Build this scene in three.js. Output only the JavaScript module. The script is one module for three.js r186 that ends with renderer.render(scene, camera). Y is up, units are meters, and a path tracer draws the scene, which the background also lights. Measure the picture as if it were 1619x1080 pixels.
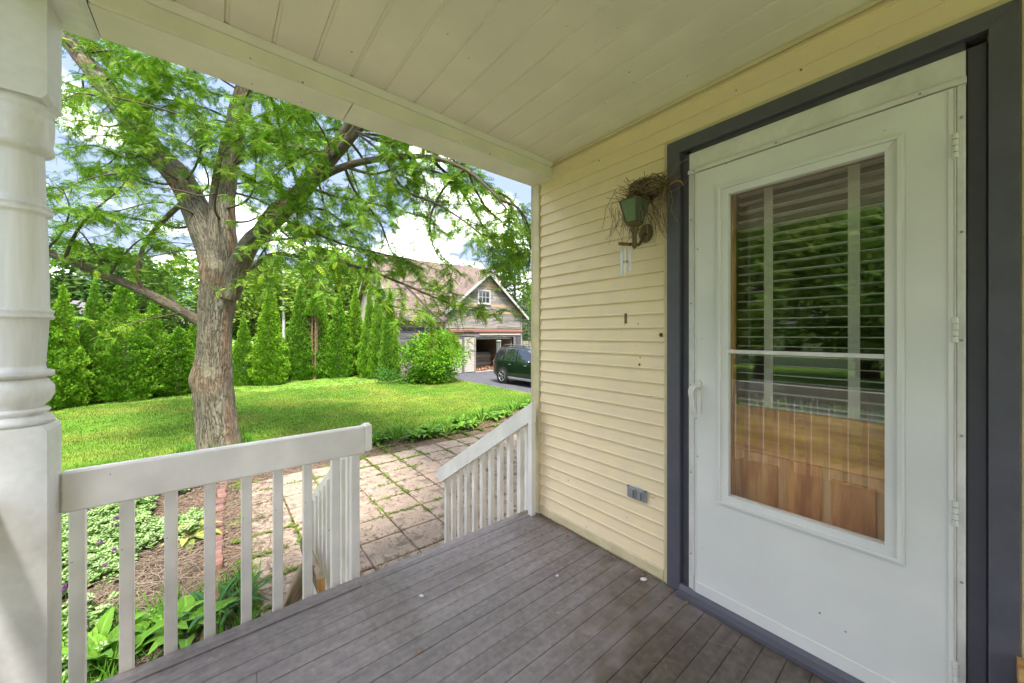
import * as THREE from 'three';
import { mergeGeometries } from 'three/addons/utils/BufferGeometryUtils.js';
import { ImprovedNoise } from 'three/addons/math/ImprovedNoise.js';

// ---------------------------------------------------------------- camera, sky, sun, exposure
const scene = new THREE.Scene();
const camera = new THREE.PerspectiveCamera(86.107, 1619 / 1080, 0.05, 900);
camera.position.set(-1.845, 1.30, 1.984);
camera.rotation.y = -39.206 * Math.PI / 180;
camera.setViewOffset(1619, 1080, 0, 12, 1619, 1080);
scene.add(camera);
const renderer = new THREE.WebGLRenderer({ antialias: true });
renderer.toneMapping = THREE.LinearToneMapping;
renderer.toneMappingExposure = 4.05;
renderer.shadowMap.enabled = true;
const SUN = new THREE.Vector3(-0.16, 1.0, 0.52).normalize();
const sun = new THREE.DirectionalLight(new THREE.Color(1, 0.955, 0.90), 2.7);
sun.position.copy(SUN).multiplyScalar(60); sun.castShadow = true; sun.shadow.radius = 28;
Object.assign(sun.shadow.camera, { left: -30, right: 30, top: 30, bottom: -30, near: 1, far: 160 });
scene.add(sun); scene.add(sun.target);
const perlin = new ImprovedNoise();
function fbm(x, y, z, o = 4) { let s = 0, a = 0.5; for (let i = 0; i < o; i++) { s += a * perlin.noise(x, y, z); x *= 2.03; y *= 2.01; z *= 2.07; a *= 0.5; } return s; }
const sm = (a, b, x) => { const t = Math.min(1, Math.max(0, (x - a) / (b - a))); return t * t * (3 - 2 * t); };
const mixn = (a, b, t) => a + (b - a) * t;
{
  const W = 1024, H = 512, data = new Float32Array(W * H * 4);
  for (let j = 0; j < H; j++) for (let i = 0; i < W; i++) {
    const up = ((j + 0.5) / H - 0.5) * Math.PI, az = ((i + 0.5) / W - 0.5) * 2 * Math.PI;
    const y = Math.sin(up), x = Math.cos(az) * Math.cos(up), z = Math.sin(az) * Math.cos(up), k = (j * W + i) * 4;
    const h = Math.max(0, y), hz = Math.pow(1 - h, 5);
    let c = [mixn(0.155, 0.25, hz), mixn(0.20, 0.28, hz), mixn(0.33, 0.36, hz)];
    const inv = 1 / (h + 0.16), px = x * inv * 1.9 + 3.1, pz = z * inv * 1.9 + 5.2;
    const d = fbm(px, 0.4, pz, 5) + 0.35 * fbm(px * 0.45, 4.4, pz * 0.45, 2);
    const m = sm(0.05, 0.25, d), lit = 1.30 + 1.2 * sm(0.05, 0.4, fbm(px * 1.6, 9.1, pz * 1.6, 4) + 0.25);
    if (y > -0.02) c = [mixn(c[0], lit, m), mixn(c[1], lit * 1.0, m), mixn(c[2], lit * 1.02, m)];
    else { const g = 0.25; c = [g * 0.9, g, g * 0.7]; }
    data[k] = c[0]; data[k + 1] = c[1]; data[k + 2] = c[2]; data[k + 3] = 1;
  }
  const sky = new THREE.DataTexture(data, W, H, THREE.RGBAFormat, THREE.FloatType);
  sky.mapping = THREE.EquirectangularReflectionMapping; sky.magFilter = THREE.LinearFilter; sky.needsUpdate = true;
  scene.background = sky; scene.environment = sky;
}

// ---------------------------------------------------------------- helpers
function mulberry(a) { return () => { a |= 0; a = a + 0x6D2B79F5 | 0; let t = Math.imul(a ^ a >>> 15, 1 | a); t = t + Math.imul(t ^ t >>> 7, 61 | t) ^ t; return ((t ^ t >>> 14) >>> 0) / 4294967296; }; }
let rnd = mulberry(7);
const seed = (n) => { rnd = mulberry(n); };
const R = (a, b) => a + (b - a) * rnd();
const V = (x, y, z) => new THREE.Vector3(x, y, z);
const rgb = (r, g, b) => new THREE.Color().setRGB(r, g, b);
const GY = -0.95;                                        // level of the yard below the porch floor (y = 0)
const taken = new Map();
function numbered(n) { const k = taken.get(n) ?? 0; taken.set(n, k + 1); return k ? n + '_' + String(k).padStart(3, '0') : n; }
function tag(o, label, category, group, kind) { if (label) o.userData.label = label; if (category) o.userData.category = category; if (group) o.userData.group = group; if (kind) o.userData.kind = kind; return o; }
function thing(name, label, category, pos = [0, 0, 0], turn = 0, group) { const o = new THREE.Group(); o.name = numbered(name); o.position.set(...pos); o.rotation.y = turn; scene.add(o); return tag(o, label, category, group); }
function struct(name, label, category) { const o = new THREE.Group(); o.name = numbered(name); scene.add(o); return tag(o, label, category, null, 'structure'); }
function part(name, geo, mat, parent) { const m = new THREE.Mesh(geo, mat); m.name = parent === scene ? numbered(name) : name; m.castShadow = m.receiveShadow = true; parent.add(m); return m; }
function sub(name, parent) { const g = new THREE.Group(); g.name = name; parent.add(g); return g; }
function copyOf(root, label, pos, turn = 0, scale) { const r = root.clone(); r.name = numbered(root.name.replace(/_\d{3}$/, '')); r.userData = { ...root.userData }; if (label) r.userData.label = label; r.position.set(...pos); r.rotation.y = turn; if (scale) r.scale.set(...scale); scene.add(r); return r; }
const merge = (list) => mergeGeometries(list.map((g) => g.index ? g.toNonIndexed() : g), false);

// texture from a function of (s, t) in 0..1; values are sRGB 0..255 when srgb, else 0..255 data
function tex(w, h, fn, srgb = true) {
  const d = new Uint8Array(w * h * 4);
  for (let j = 0; j < h; j++) for (let i = 0; i < w; i++) {
    const c = fn(i / w, j / h), k = (j * w + i) * 4;
    if (typeof c === 'number') d[k] = d[k + 1] = d[k + 2] = Math.max(0, Math.min(255, c)); else for (let q = 0; q < 3; q++) d[k + q] = Math.max(0, Math.min(255, c[q]));
    d[k + 3] = 255;
  }
  const t = new THREE.DataTexture(d, w, h); t.wrapS = t.wrapT = THREE.RepeatWrapping; t.magFilter = THREE.LinearFilter; t.minFilter = THREE.LinearMipmapLinearFilter;
  if (srgb) t.colorSpace = THREE.SRGBColorSpace; t.needsUpdate = true; return t;
}
const rep = (t, u, v) => { const c = t.clone(); c.repeat.set(u, v); c.needsUpdate = true; return c; };
// tileable fbm on the unit square: perlin on two circles would be 4D, so blend the borders instead
function tile(f, s, t) {
  const a = sm(0.8, 1, s), b = sm(0.8, 1, t), blend = (p, q, k) => typeof p === 'number' ? mixn(p, q, k) : p.map((v, i) => mixn(v, q[i], k));
  let r = f(s, t); if (a > 0) r = blend(r, f(s - 1, t), a);
  if (b > 0) { let q = f(s, t - 1); if (a > 0) q = blend(q, f(s - 1, t - 1), a); r = blend(r, q, b); }
  return r;
}
const nzT = (() => { const r = mulberry(4242), t = new Float32Array(65536); for (let i = 0; i < 65536; i++) t[i] = r() * 2 - 1; return t; })();
function vn(x, y) { const xi = Math.floor(x), yi = Math.floor(y); let u = x - xi, v = y - yi; u = u * u * (3 - 2 * u); v = v * v * (3 - 2 * v); const a = xi & 255, b = (xi + 1) & 255, c = (yi & 255) << 8, d = ((yi + 1) & 255) << 8, p = nzT[c + a], q = nzT[c + b], e = nzT[d + a], f = nzT[d + b]; const k = p + (q - p) * u; return k + (e + (f - e) * u - k) * v; }
function nz(x, y, z = 0, o = 4) { let s = 0, a = 0.42; x += z * 37.71; y += z * 17.37; for (let i = 0; i < o; i++) { s += a * vn(x, y); x = x * 2.03 + 11.3; y = y * 2.03 + 5.7; a *= 0.5; } return s; }
const std = (o) => new THREE.MeshStandardMaterial(o);
const phys = (o) => new THREE.MeshPhysicalMaterial(o);

// box with chamfered edges (44 triangles), uv in metres with u along the grain axis
function cbox(w, h, d, b = 0.003, grain = null, off = [0, 0]) {
  const hx = w / 2, hy = h / 2, hz = d / 2, P = [], c = Math.min(b, hx * 0.49, hy * 0.49, hz * 0.49);
  const tri = (...v) => { for (const p of v) P.push(...p); }, quad = (a, b2, c2, d2) => tri(a, b2, c2, a, c2, d2);
  const pt = (sx, sy, sz, ax) => [sx * (hx - (ax === 0 ? 0 : c)), sy * (hy - (ax === 1 ? 0 : c)), sz * (hz - (ax === 2 ? 0 : c))];
  const F = (f, flip) => flip ? quad(f[3], f[2], f[1], f[0]) : quad(...f);
  for (const s of [-1, 1]) {
    F([pt(s, -1, -1, 0), pt(s, 1, -1, 0), pt(s, 1, 1, 0), pt(s, -1, 1, 0)], s < 0);
    F([pt(-1, s, -1, 1), pt(-1, s, 1, 1), pt(1, s, 1, 1), pt(1, s, -1, 1)], s < 0);
    F([pt(-1, -1, s, 2), pt(1, -1, s, 2), pt(1, 1, s, 2), pt(-1, 1, s, 2)], s < 0);
  }
  for (const a of [-1, 1]) for (const e of [-1, 1]) {
    const fl = a * e < 0;
    F([pt(a, e, -1, 0), pt(a, e, -1, 1), pt(a, e, 1, 1), pt(a, e, 1, 0)], fl);
    F([pt(-1, a, e, 1), pt(-1, a, e, 2), pt(1, a, e, 2), pt(1, a, e, 1)], fl);
    F([pt(e, -1, a, 2), pt(e, -1, a, 0), pt(e, 1, a, 0), pt(e, 1, a, 2)], fl);
    for (const q of [-1, 1]) { const t = [pt(a, e, q, 0), pt(a, e, q, 1), pt(a, e, q, 2)]; if (a * e * q < 0) t.reverse(); tri(...t); }
  }
  const g = new THREE.BufferGeometry(); g.setAttribute('position', new THREE.Float32BufferAttribute(P, 3)); g.computeVertexNormals();
  return boxUV(g, grain ?? (w >= h && w >= d ? 'x' : h >= d ? 'y' : 'z'), off);
}
function boxUV(g, grain = 'x', off = [0, 0]) {
  if (g.index) g = g.toNonIndexed();
  const p = g.attributes.position, uv = new Float32Array(p.count * 2), ax = 'xyz'.indexOf(grain), A = V(0, 0, 0), B = V(0, 0, 0), C = V(0, 0, 0);
  for (let i = 0; i < p.count; i += 3) {
    A.fromBufferAttribute(p, i); B.fromBufferAttribute(p, i + 1); C.fromBufferAttribute(p, i + 2);
    const n = B.clone().sub(A).cross(C.clone().sub(A)), m = [Math.abs(n.x), Math.abs(n.y), Math.abs(n.z)], k = m.indexOf(Math.max(...m));
    const rest = [0, 1, 2].filter((q) => q !== k), u = rest.includes(ax) ? ax : rest[0], v = rest.find((q) => q !== u);
    [A, B, C].forEach((q, e) => { const t = q.toArray(); uv[(i + e) * 2] = t[u] + off[0]; uv[(i + e) * 2 + 1] = t[v] + off[1]; });
  }
  g.setAttribute('uv', new THREE.BufferAttribute(uv, 2)); return g;
}
// chamfered box given by its two corners, put in place
function slab(x0, y0, z0, x1, y1, z1, b = 0.003, grain, off) { return cbox(x1 - x0, y1 - y0, z1 - z0, b, grain, off ?? [R(0, 9), R(0, 9)]).translate((x0 + x1) / 2, (y0 + y1) / 2, (z0 + z1) / 2); }
// convex or simple polygon in a plane extruded: pts [[a,b]...], along axis from t0 to t1
function prism(pts, t0, t1, axis = 'z', grain) {
  const s = new THREE.Shape(pts.map(([a, b]) => new THREE.Vector2(a, b)));
  let g = new THREE.ExtrudeGeometry(s, { depth: t1 - t0, bevelEnabled: false }).translate(0, 0, t0);
  if (axis === 'x') { const m = new THREE.Matrix4().set(0, 0, 1, 0, 0, 1, 0, 0, 1, 0, 0, 0, 0, 0, 0, 1); g.applyMatrix4(m); flip(g); }   // (a,b,t) -> (t,b,a)
  if (axis === 'y') { const m = new THREE.Matrix4().set(1, 0, 0, 0, 0, 0, 1, 0, 0, 1, 0, 0, 0, 0, 0, 1); g.applyMatrix4(m); flip(g); }   // (a,b,t) -> (a,t,b)
  g = g.index ? g.toNonIndexed() : g; g.computeVertexNormals(); return boxUV(g, grain ?? axis, [R(0, 5), R(0, 5)]);
}
function flip(g) { const p = g.attributes.position.array, st = 9; if (g.index) { const a = g.index.array; for (let i = 0; i < a.length; i += 3) [a[i], a[i + 1]] = [a[i + 1], a[i]]; } else for (let i = 0; i < p.length; i += st) for (let k = 0; k < 3; k++) [p[i + k], p[i + 3 + k]] = [p[i + 3 + k], p[i + k]]; }
// bar of rectangular section between two points
function bar(a, b, w, h, bev = 0.003, roll = 0) {
  const A = V(...a), B = V(...b), L = A.distanceTo(B), g = cbox(L, h, w, bev, 'x', [R(0, 5), R(0, 5)]);
  const x = B.clone().sub(A).normalize(), up0 = Math.abs(x.y) > 0.98 ? V(0, 0, 1) : V(0, 1, 0), z = x.clone().cross(up0).normalize(), y = z.clone().cross(x);
  const m = new THREE.Matrix4().makeBasis(x, y, z); if (roll) m.multiply(new THREE.Matrix4().makeRotationX(roll)); m.setPosition(A.add(B).multiplyScalar(0.5)); return g.applyMatrix4(m);
}
// tapered tube through points [x,y,z,r]; wob(angle, along, point) scales the radius; uv in metres
function limb(pts, seg = 10, rings = 24, wob = null, cap = true) {
  const cv = new THREE.CatmullRomCurve3(pts.map((p) => V(p[0], p[1], p[2])), false, 'centripetal'), n = pts.length - 1;
  const rad = (t) => { const k = Math.min(n - 1e-6, t * n), i = Math.floor(k); return mixn(pts[i][3], pts[i + 1][3], sm(0, 1, k - i) * 0.4 + (k - i) * 0.6); };
  const P = [], N = [], U = [], I = []; let len = 0, prev = null, nrm = null;
  for (let j = 0; j <= rings; j++) {
    const t = j / rings, c = cv.getPoint(t), tg = cv.getTangent(t);
    if (!nrm) nrm = (Math.abs(tg.y) > 0.9 ? V(1, 0, 0) : V(0, 1, 0)); nrm = nrm.clone().sub(tg.clone().multiplyScalar(nrm.dot(tg))).normalize();
    const bi = tg.clone().cross(nrm); if (prev) len += c.distanceTo(prev); prev = c; const r0 = rad(t);
    for (let i = 0; i <= seg; i++) {
      const a = i / seg * Math.PI * 2, d = nrm.clone().multiplyScalar(Math.cos(a)).add(bi.clone().multiplyScalar(Math.sin(a))), r = r0 * (wob ? wob(a % (Math.PI * 2), len, c, r0, d) : 1);
      const p = c.clone().add(d.multiplyScalar(r)); P.push(p.x, p.y, p.z); U.push(i / seg, len);
    }
  }
  for (let j = 0; j < rings; j++) for (let i = 0; i < seg; i++) { const a = j * (seg + 1) + i, b = a + seg + 1; I.push(a, a + 1, b, b, a + 1, b + 1); }
  const g = new THREE.BufferGeometry(); g.setAttribute('position', new THREE.Float32BufferAttribute(P, 3)); g.setAttribute('uv', new THREE.Float32BufferAttribute(U, 2)); g.setIndex(I); g.computeVertexNormals();
  const nn = g.attributes.normal; for (let j = 0; j <= rings; j++) { const a = j * (seg + 1), b = a + seg; const x = V(nn.getX(a) + nn.getX(b), nn.getY(a) + nn.getY(b), nn.getZ(a) + nn.getZ(b)).normalize(); nn.setXYZ(a, x.x, x.y, x.z); nn.setXYZ(b, x.x, x.y, x.z); }
  if (!cap) return g; return g;
}
function rod(a, b, r, seg = 6) { return limb([[...a, r], [...b, r]], seg, 1); }
function lathe(profile, seg = 40) { return new THREE.LatheGeometry(profile.map(([r, y]) => new THREE.Vector2(r, y)), seg); }
// mesh built from a triangle soup with one colour per vertex
class Soup {
  constructor() { this.p = []; this.c = []; this.n = []; }
  tri(a, b, c, col, nr) { this.p.push(...a, ...b, ...c); for (let i = 0; i < 3; i++) { this.c.push(...col); if (nr) this.n.push(...nr); } }
  quad(a, b, c, d, col, nr) { this.tri(a, b, c, col, nr); this.tri(a, c, d, col, nr); }
  geo() { const g = new THREE.BufferGeometry(); g.setAttribute('position', new THREE.Float32BufferAttribute(this.p, 3)); g.setAttribute('color', new THREE.Float32BufferAttribute(this.c, 3)); if (this.n.length === this.p.length) g.setAttribute('normal', new THREE.Float32BufferAttribute(this.n, 3)); else g.computeVertexNormals(); return g; }
}
function inst(name, geo, mat, mats, cols, parent) {
  const m = new THREE.InstancedMesh(geo, mat, mats.length); m.name = parent === scene ? numbered(name) : name; mats.forEach((x, i) => m.setMatrixAt(i, x)); if (cols) cols.forEach((c, i) => m.setColorAt(i, c));
  m.castShadow = m.receiveShadow = true; m.userData.kind = 'stuff'; parent.add(m); return m;
}
const M4 = (p, q, s) => new THREE.Matrix4().compose(p, q, typeof s === 'number' ? V(s, s, s) : s);
const E3 = (x, y, z, o = 'YXZ') => new THREE.Quaternion().setFromEuler(new THREE.Euler(x, y, z, o));

// ---------------------------------------------------------------- materials
seed(11);
const grimeT = tex(512, 512, (s, t) => tile((a, b) => { const n = nz(a * 9, b * 9, 1, 5), f = nz(a * 60, b * 60, 2, 2); return 240 + 22 * n + 10 * f; }, s, t));
const paintB = tex(512, 256, (s, t) => tile((a, b) => 128 + 60 * nz(a * 6, b * 50, 3, 4) + 40 * nz(a * 70, b * 70, 5, 2), s, t), false);
const fineB = tex(256, 256, (s, t) => tile((a, b) => 128 + 90 * nz(a * 40, b * 40, 8, 3), s, t), false);
const speckT = (base, amt, fq, spots, sc) => { const r0 = mulberry(fq * 13 + spots), W = 512;
  const t = tex(W, W, (s, q) => { const n = tile((a, b) => nz(a * fq, b * fq, 4, 5), s, q), k = 1 + amt * n; return base.map((v, i) => v * k * (sc ? 1 + sc[i] * n : 1)); }), d = t.image.data;
  for (let i = 0; i < spots; i++) { const x = r0() * W, y = r0() * W, r = 0.7 + 1.9 * r0() * r0(), k = 0.35 + 0.5 * r0(); for (let jj = -4; jj <= 4; jj++) for (let ii = -4; ii <= 4; ii++) if (ii * ii + jj * jj * 0.5 < r * r) { const o = (((Math.floor(y) + jj + W) % W) * W + (Math.floor(x) + ii + W) % W) * 4; for (let c = 0; c < 3; c++) d[o + c] *= k; } }
  return t; };
const m = {};
m.white = std({ color: rgb(0.80, 0.80, 0.775), map: grimeT, roughness: 0.5, bumpMap: paintB, bumpScale: 0.0012 });
m.post = std({ color: rgb(0.83, 0.82, 0.81), map: grimeT, roughness: 0.42, bumpMap: paintB, bumpScale: 0.0008 });
const railT = speckT([236, 231, 226], 0.10, 7, 18);
m.rail = std({ map: railT, roughness: 0.5, bumpMap: paintB, bumpScale: 0.0015 });
const sidingT = speckT([241, 220, 183], 0.03, 11, 16, [0, 0, -0.05]);
const sidB = tex(512, 128, (s, t) => tile((a, b) => 128 + 70 * nz(a * 5, b * 26, 3, 4), s, t), false);
m.siding = std({ map: sidingT, roughness: 0.55, bumpMap: sidB, bumpScale: 0.0012 });
m.cornerTrim = std({ color: rgb(0.76, 0.655, 0.41), map: grimeT, roughness: 0.55 });
m.casing = [std({ color: rgb(0.115, 0.113, 0.145), map: grimeT, roughness: 0.45, bumpMap: paintB, bumpScale: 0.0015 })][0];
m.ceil = std({ color: rgb(0.82, 0.785, 0.70), map: speckT([248, 247, 240], 0.05, 5, 12), roughness: 0.5 });
m.beam = std({ color: rgb(0.82, 0.795, 0.735), map: speckT([246, 245, 240], 0.06, 6, 16), roughness: 0.5 });
m.door = std({ color: rgb(0.84, 0.825, 0.82), map: speckT([246, 247, 246], 0.045, 5, 12), roughness: 0.38 });
m.doorTrim = std({ color: rgb(0.85, 0.83, 0.80), map: grimeT, roughness: 0.4 });
m.gap = std({ color: rgb(0.03, 0.03, 0.03), roughness: 0.9 });
m.brass = std({ color: rgb(0.16, 0.12, 0.06), metalness: 0.6, roughness: 0.6 });
m.darkMetal = std({ color: rgb(0.05, 0.05, 0.045), metalness: 0.6, roughness: 0.5 });
m.alu = std({ color: rgb(0.72, 0.72, 0.72), metalness: 0.9, roughness: 0.32 });
m.greyMetal = std({ color: rgb(0.36, 0.38, 0.41), metalness: 0.5, roughness: 0.5, bumpMap: fineB, bumpScale: 0.0006 });
// deck paint: grey-violet enamel worn along the boards; brown dirt trodden in by the door, in blotches with a grain. One square of 2.4 m, uv from the floor plan.
const deckMap = tex(1280, 1280, (s, t) => {
  const x = s * 2.4 - 2.4, z = t * 2.4, k = Math.floor((z + 0.042) / 0.0795), g = nz(x * 5 + k * 3.7, z * 55, k * 1.3, 4), w = nz(x * 55, z * 55, 3, 2), tone = 1 + 0.09 * (((k * 7919) % 13) / 13 - 0.5);
  const near = sm(1.45, 0.1, Math.hypot((x + 0.30) * 0.9, (z - 1.45) * 0.8)), edge = sm(0.16, 0.0, -x) * 0.7;
  const d = sm(0.50 - 0.80 * Math.max(near, edge), 0.95 - 0.80 * Math.max(near, edge), nz(x * 2.6, z * 3.1, 17, 6) + 0.32 * nz(x * 16, z * 16, 21, 3) + 0.22 * w);
  const grime = sm(0.1, 0.35, nz(x * 3, z * 1.2, 29, 4) + 0.3 * nz(x * 14, z * 50, 23, 3)), scuff = sm(0.42, 0.6, nz(x * 7, z * 26, 31, 4) + 0.25 * w), pale = sm(0.2, 0.6, nz(x * 3.4, z * 3.4, 61, 4));
  const c = [134, 126, 126].map((v) => v * tone * (1 + 0.13 * g + 0.15 * w)), br = [88, 78, 69].map((v) => v * (1 + 0.34 * w + 0.18 * g)), gr = [112, 103, 97].map((v) => v * (1 + 0.2 * w));
  return c.map((v, i) => mixn(mixn(mixn(mixn(v, gr[i], 0.45 * grime), br[i], 0.85 * d * sm(0.08, 0.4, Math.max(near, edge))), 172, 0.22 * scuff), 150, 0.2 * pale));
});
const deckB = tex(1024, 256, (s, t) => tile((a, b) => 128 + 60 * nz(a * 8, b * 60, 2, 4) + 60 * nz(a * 150, b * 60, 6, 2), s, t), false);
const deckR = tex(512, 512, (s, t) => tile((a, b) => { const r = 130 + 90 * sm(-0.2, 0.3, nz(a * 6, b * 10, 5, 4)) + 40 * nz(a * 60, b * 60, 5, 2); return [0, r, 0]; }, s, t), false);
m.deck = std({ map: deckMap, roughness: 0.78, roughnessMap: deckR, bumpMap: rep(deckB, 2.4, 6), bumpScale: 0.0018 });
// weathered and varnished wood
function woodTex(c0, c1, fu, fv, z, streak = 0) { return tex(512, 512, (s, t) => tile((a, b) => { const wv = nz(a * 2, b * 3, z, 3), g = 0.5 + 0.5 * Math.sin((b * fv + wv * 2.6 + 0.6 * nz(a * fu, b * fv, z, 3)) * 6.283), f = nz(a * fu * 3, b * fv * 9, z + 2, 3), k = Math.min(1, Math.max(0, g * 0.55 + 0.3 + f * 0.8 + streak * nz(a * 3, b * 20, z + 4, 3))); return c0.map((v, i) => mixn(v, c1[i], k)); }, s, t)); }
m.ply = std({ map: woodTex([178, 118, 52], [232, 180, 108], 2, 7, 31, 0.6), roughness: 0.5 });
m.oak = std({ map: woodTex([178, 116, 58], [226, 170, 106], 3, 10, 37, 0.8), roughness: 0.5 });
m.oakDark = std({ map: woodTex([176, 110, 54], [222, 160, 94], 3, 9, 41, 0.9), roughness: 0.5 });
m.oakPale = std({ map: woodTex([196, 142, 84], [228, 184, 130], 3, 12, 43, 0.4), roughness: 0.5 });
m.rawWood = std({ map: woodTex([96, 80, 62], [150, 132, 108], 4, 14, 47, 0.6), roughness: 0.9, bumpMap: paintB, bumpScale: 0.002 });
m.cutWood = std({ map: woodTex([170, 120, 62], [214, 172, 112], 4, 14, 49, 0.3), roughness: 0.85 });
m.leafDry = std({ color: rgb(0.26, 0.17, 0.08), roughness: 0.95, side: THREE.DoubleSide });

// ================================================================ HOUSE
seed(21);
const H = { pitch: 0.0745, y0: 0.066 };
const house = thing('house', 'cream yellow clapboard house wall with a white storm door in grey casing', 'house');
{
  // walls: a hollow shell with one door opening (z 1.095..2.038, y 0..2.21)
  const core = [];
  const W = (a, b, c, d, e, f) => core.push(slab(a, b, c, d, e, f, 0.002));
  W(0.003, GY - 0.1, 0.02, 0.16, 4.9, 1.095); W(0.003, GY - 0.1, 2.038, 0.16, 4.9, 9.0); W(0.003, 2.24, 1.095, 0.16, 4.9, 2.038); W(0.003, GY - 0.1, 1.095, 0.16, -0.02, 2.038);
  W(0.16, GY - 0.1, 0.02, 8.0, 4.9, 0.18); W(0.16, GY - 0.1, 8.85, 8.0, 4.9, 9.0); W(7.85, GY - 0.1, 0.18, 8.0, 4.9, 8.85);
  part('wall', merge(core), m.cornerTrim, house);
  part('interior_floor', slab(0.16, -0.15, 0.18, 7.85, -0.02, 8.85), std({ color: rgb(0.16, 0.1, 0.06), roughness: 0.6 }), house);
  part('interior_ceiling', slab(0.16, 2.6, 0.18, 7.85, 2.7, 8.85), std({ color: rgb(0.6, 0.6, 0.58), roughness: 0.9 }), house);
  part('interior_wall', slab(1.6, -0.02, 0.18, 1.7, 2.6, 8.85), std({ color: rgb(0.2, 0.19, 0.17), roughness: 0.9 }), house);
  part('roof', prism([[-0.5, 4.85], [8.5, 4.85], [8.5, 4.98], [4, 7.4], [-0.5, 4.98]], -0.4, 9.4, 'z'), std({ color: rgb(0.08, 0.075, 0.07), roughness: 0.95 }), house);
  // clapboards, each its own board: bottom edge stands proud of the board below
  const board = (y, z0, z1, h = H.pitch, k = 0) => {
    const g = prism([[-0.0165, y], [-0.0165, y + 0.006], [-0.0145, y + 0.009], [-0.0045, y + h + 0.004], [0.001, y + h + 0.004], [0.001, y]].map(([x, yy]) => [x, yy]), z0, z1, 'z', 'z');
    const b = part('siding_board', g, m.siding, house); b.position.x = R(-0.0006, 0.0006); return b;
  };
  for (let k = 0; k < 33; k++) {
    const y = H.y0 + k * H.pitch, h = Math.min(H.pitch, 2.492 - y); if (h < 0.012) break;
    if (y + h < 2.28) { board(y, 0.061, 1.004, h); board(y, 2.118, 4.45, h); }
    else if (y < 2.29) { board(y, 0.061, 1.004, h); board(2.3005, 1.005, 2.117, y + h - 2.3005); board(y, 2.118, 4.45, h); }
    else board(y, 0.061, 4.45, h);
  }
  for (let k = 0; k < 14; k++) { const y = GY + 0.02 + k * H.pitch; if (y < -0.16) board(y, 0.061, 4.45); }
  part('starter_strip', slab(-0.021, 0.004, 0.061, 0.001, 0.064, 1.004, 0.004, 'z'), m.cornerTrim, house);
  part('corner_board', slab(-0.024, GY, -0.014, 0.0025, 2.60, 0.060, 0.004, 'y'), m.cornerTrim, house);
  part('corner_board', slab(-0.024, GY, -0.028, 0.075, 2.60, -0.0145, 0.004, 'y'), m.cornerTrim, house);
  part('channel_trim', slab(-0.022, 0.003, 1.0045, 0.001, 2.299, 1.028, 0.004, 'y'), m.cornerTrim, house);
  part('channel_trim', slab(-0.022, 0.003, 2.0945, 0.001, 2.299, 2.117, 0.004, 'y'), m.cornerTrim, house);
  part('channel_trim', slab(-0.0215, 2.2765, 1.0285, 0.001, 2.2995, 2.094, 0.004, 'z'), m.cornerTrim, house);
  part('crown_channel', slab(-0.030, 2.472, 0.185, -0.0175, 2.4895, 4.45, 0.003, 'z'), m.cornerTrim, house);
  // grey casing: outer flat boards with mitred head, inner jamb set back
  part('door_casing', prism([[1.0285, 0.004], [1.0935, 0.004], [1.0935, 2.211], [1.0285, 2.276]], -0.034, 0.003, 'x', 'y'), m.casing, house);
  part('door_casing', prism([[2.0385, 0.004], [2.0940, 0.004], [2.0940, 2.276], [2.0385, 2.2205]], -0.034, 0.003, 'x', 'y'), m.casing, house);
  part('door_casing', prism([[1.0295, 2.2764], [1.0942, 2.2114], [2.0378, 2.2210], [2.0933, 2.2764]], -0.0335, 0.003, 'x', 'z'), m.casing, house);
  part('door_jamb', slab(-0.006, 0.004, 1.0940, 0.14, 2.2, 1.1348, 0.004, 'y'), m.casing, house);
  part('door_jamb', slab(-0.006, 0.004, 1.9960, 0.14, 2.2, 2.0382, 0.004, 'y'), m.casing, house);
  part('door_jamb', slab(-0.008, 2.1, 1.1350, 0.14, 2.236, 1.9958, 0.004, 'z'), m.casing, house);
  part('threshold', prism([[-0.072, 0.003], [0.15, 0.003], [0.15, 0.05], [-0.034, 0.05], [-0.046, 0.030], [-0.072, 0.022]].map(([a, b]) => [a, b]), 1.096, 2.036, 'z'), m.casing, house);
  // storm door frame (white Z-bars with screws)
  const zbar = (n, g) => part(n, g, m.doorTrim, house);
  zbar('storm_frame', merge([slab(-0.026, 0.026, 1.1355, -0.008, 2.083, 1.158, 0.003, 'y'), slab(-0.034, 0.026, 1.158, -0.008, 2.083, 1.1675, 0.003, 'y')]));
  zbar('storm_frame', merge([slab(-0.026, 0.026, 1.9760, -0.008, 2.083, 1.9955, 0.003, 'y')]));
  zbar('storm_frame', merge([slab(-0.020, 2.105, 1.1355, -0.010, 2.190, 1.9955, 0.002, 'z'), slab(-0.034, 2.0835, 1.1340, -0.010, 2.1046, 1.9970, 0.003, 'z')]));
  const scr = new THREE.CylinderGeometry(0.0042, 0.0042, 0.003, 10).rotateZ(Math.PI / 2);
  for (const [y, z] of [[0.22, 1.147], [0.62, 1.147], [1.05, 1.147], [1.45, 1.147], [1.86, 1.147], [2.094, 1.165], [2.094, 1.5], [2.094, 1.9], [0.98, 1.987], [1.28, 1.987], [1.98, 1.987], [0.52, 1.987], [1.62, 1.987]]) { const s = part('screw', scr, m.greyMetal, house); s.position.set(z > 1.1 && y === 2.094 ? -0.035 : -0.0268, y, z); }

  // the storm door itself
  const sd = sub('storm_door', house); tag(sd, 'white metal storm door with tall glass pane');
  const xo = -0.036, xi = -0.008, D = (n, g, mat = m.door) => part(n, g, mat, sd);
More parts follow.
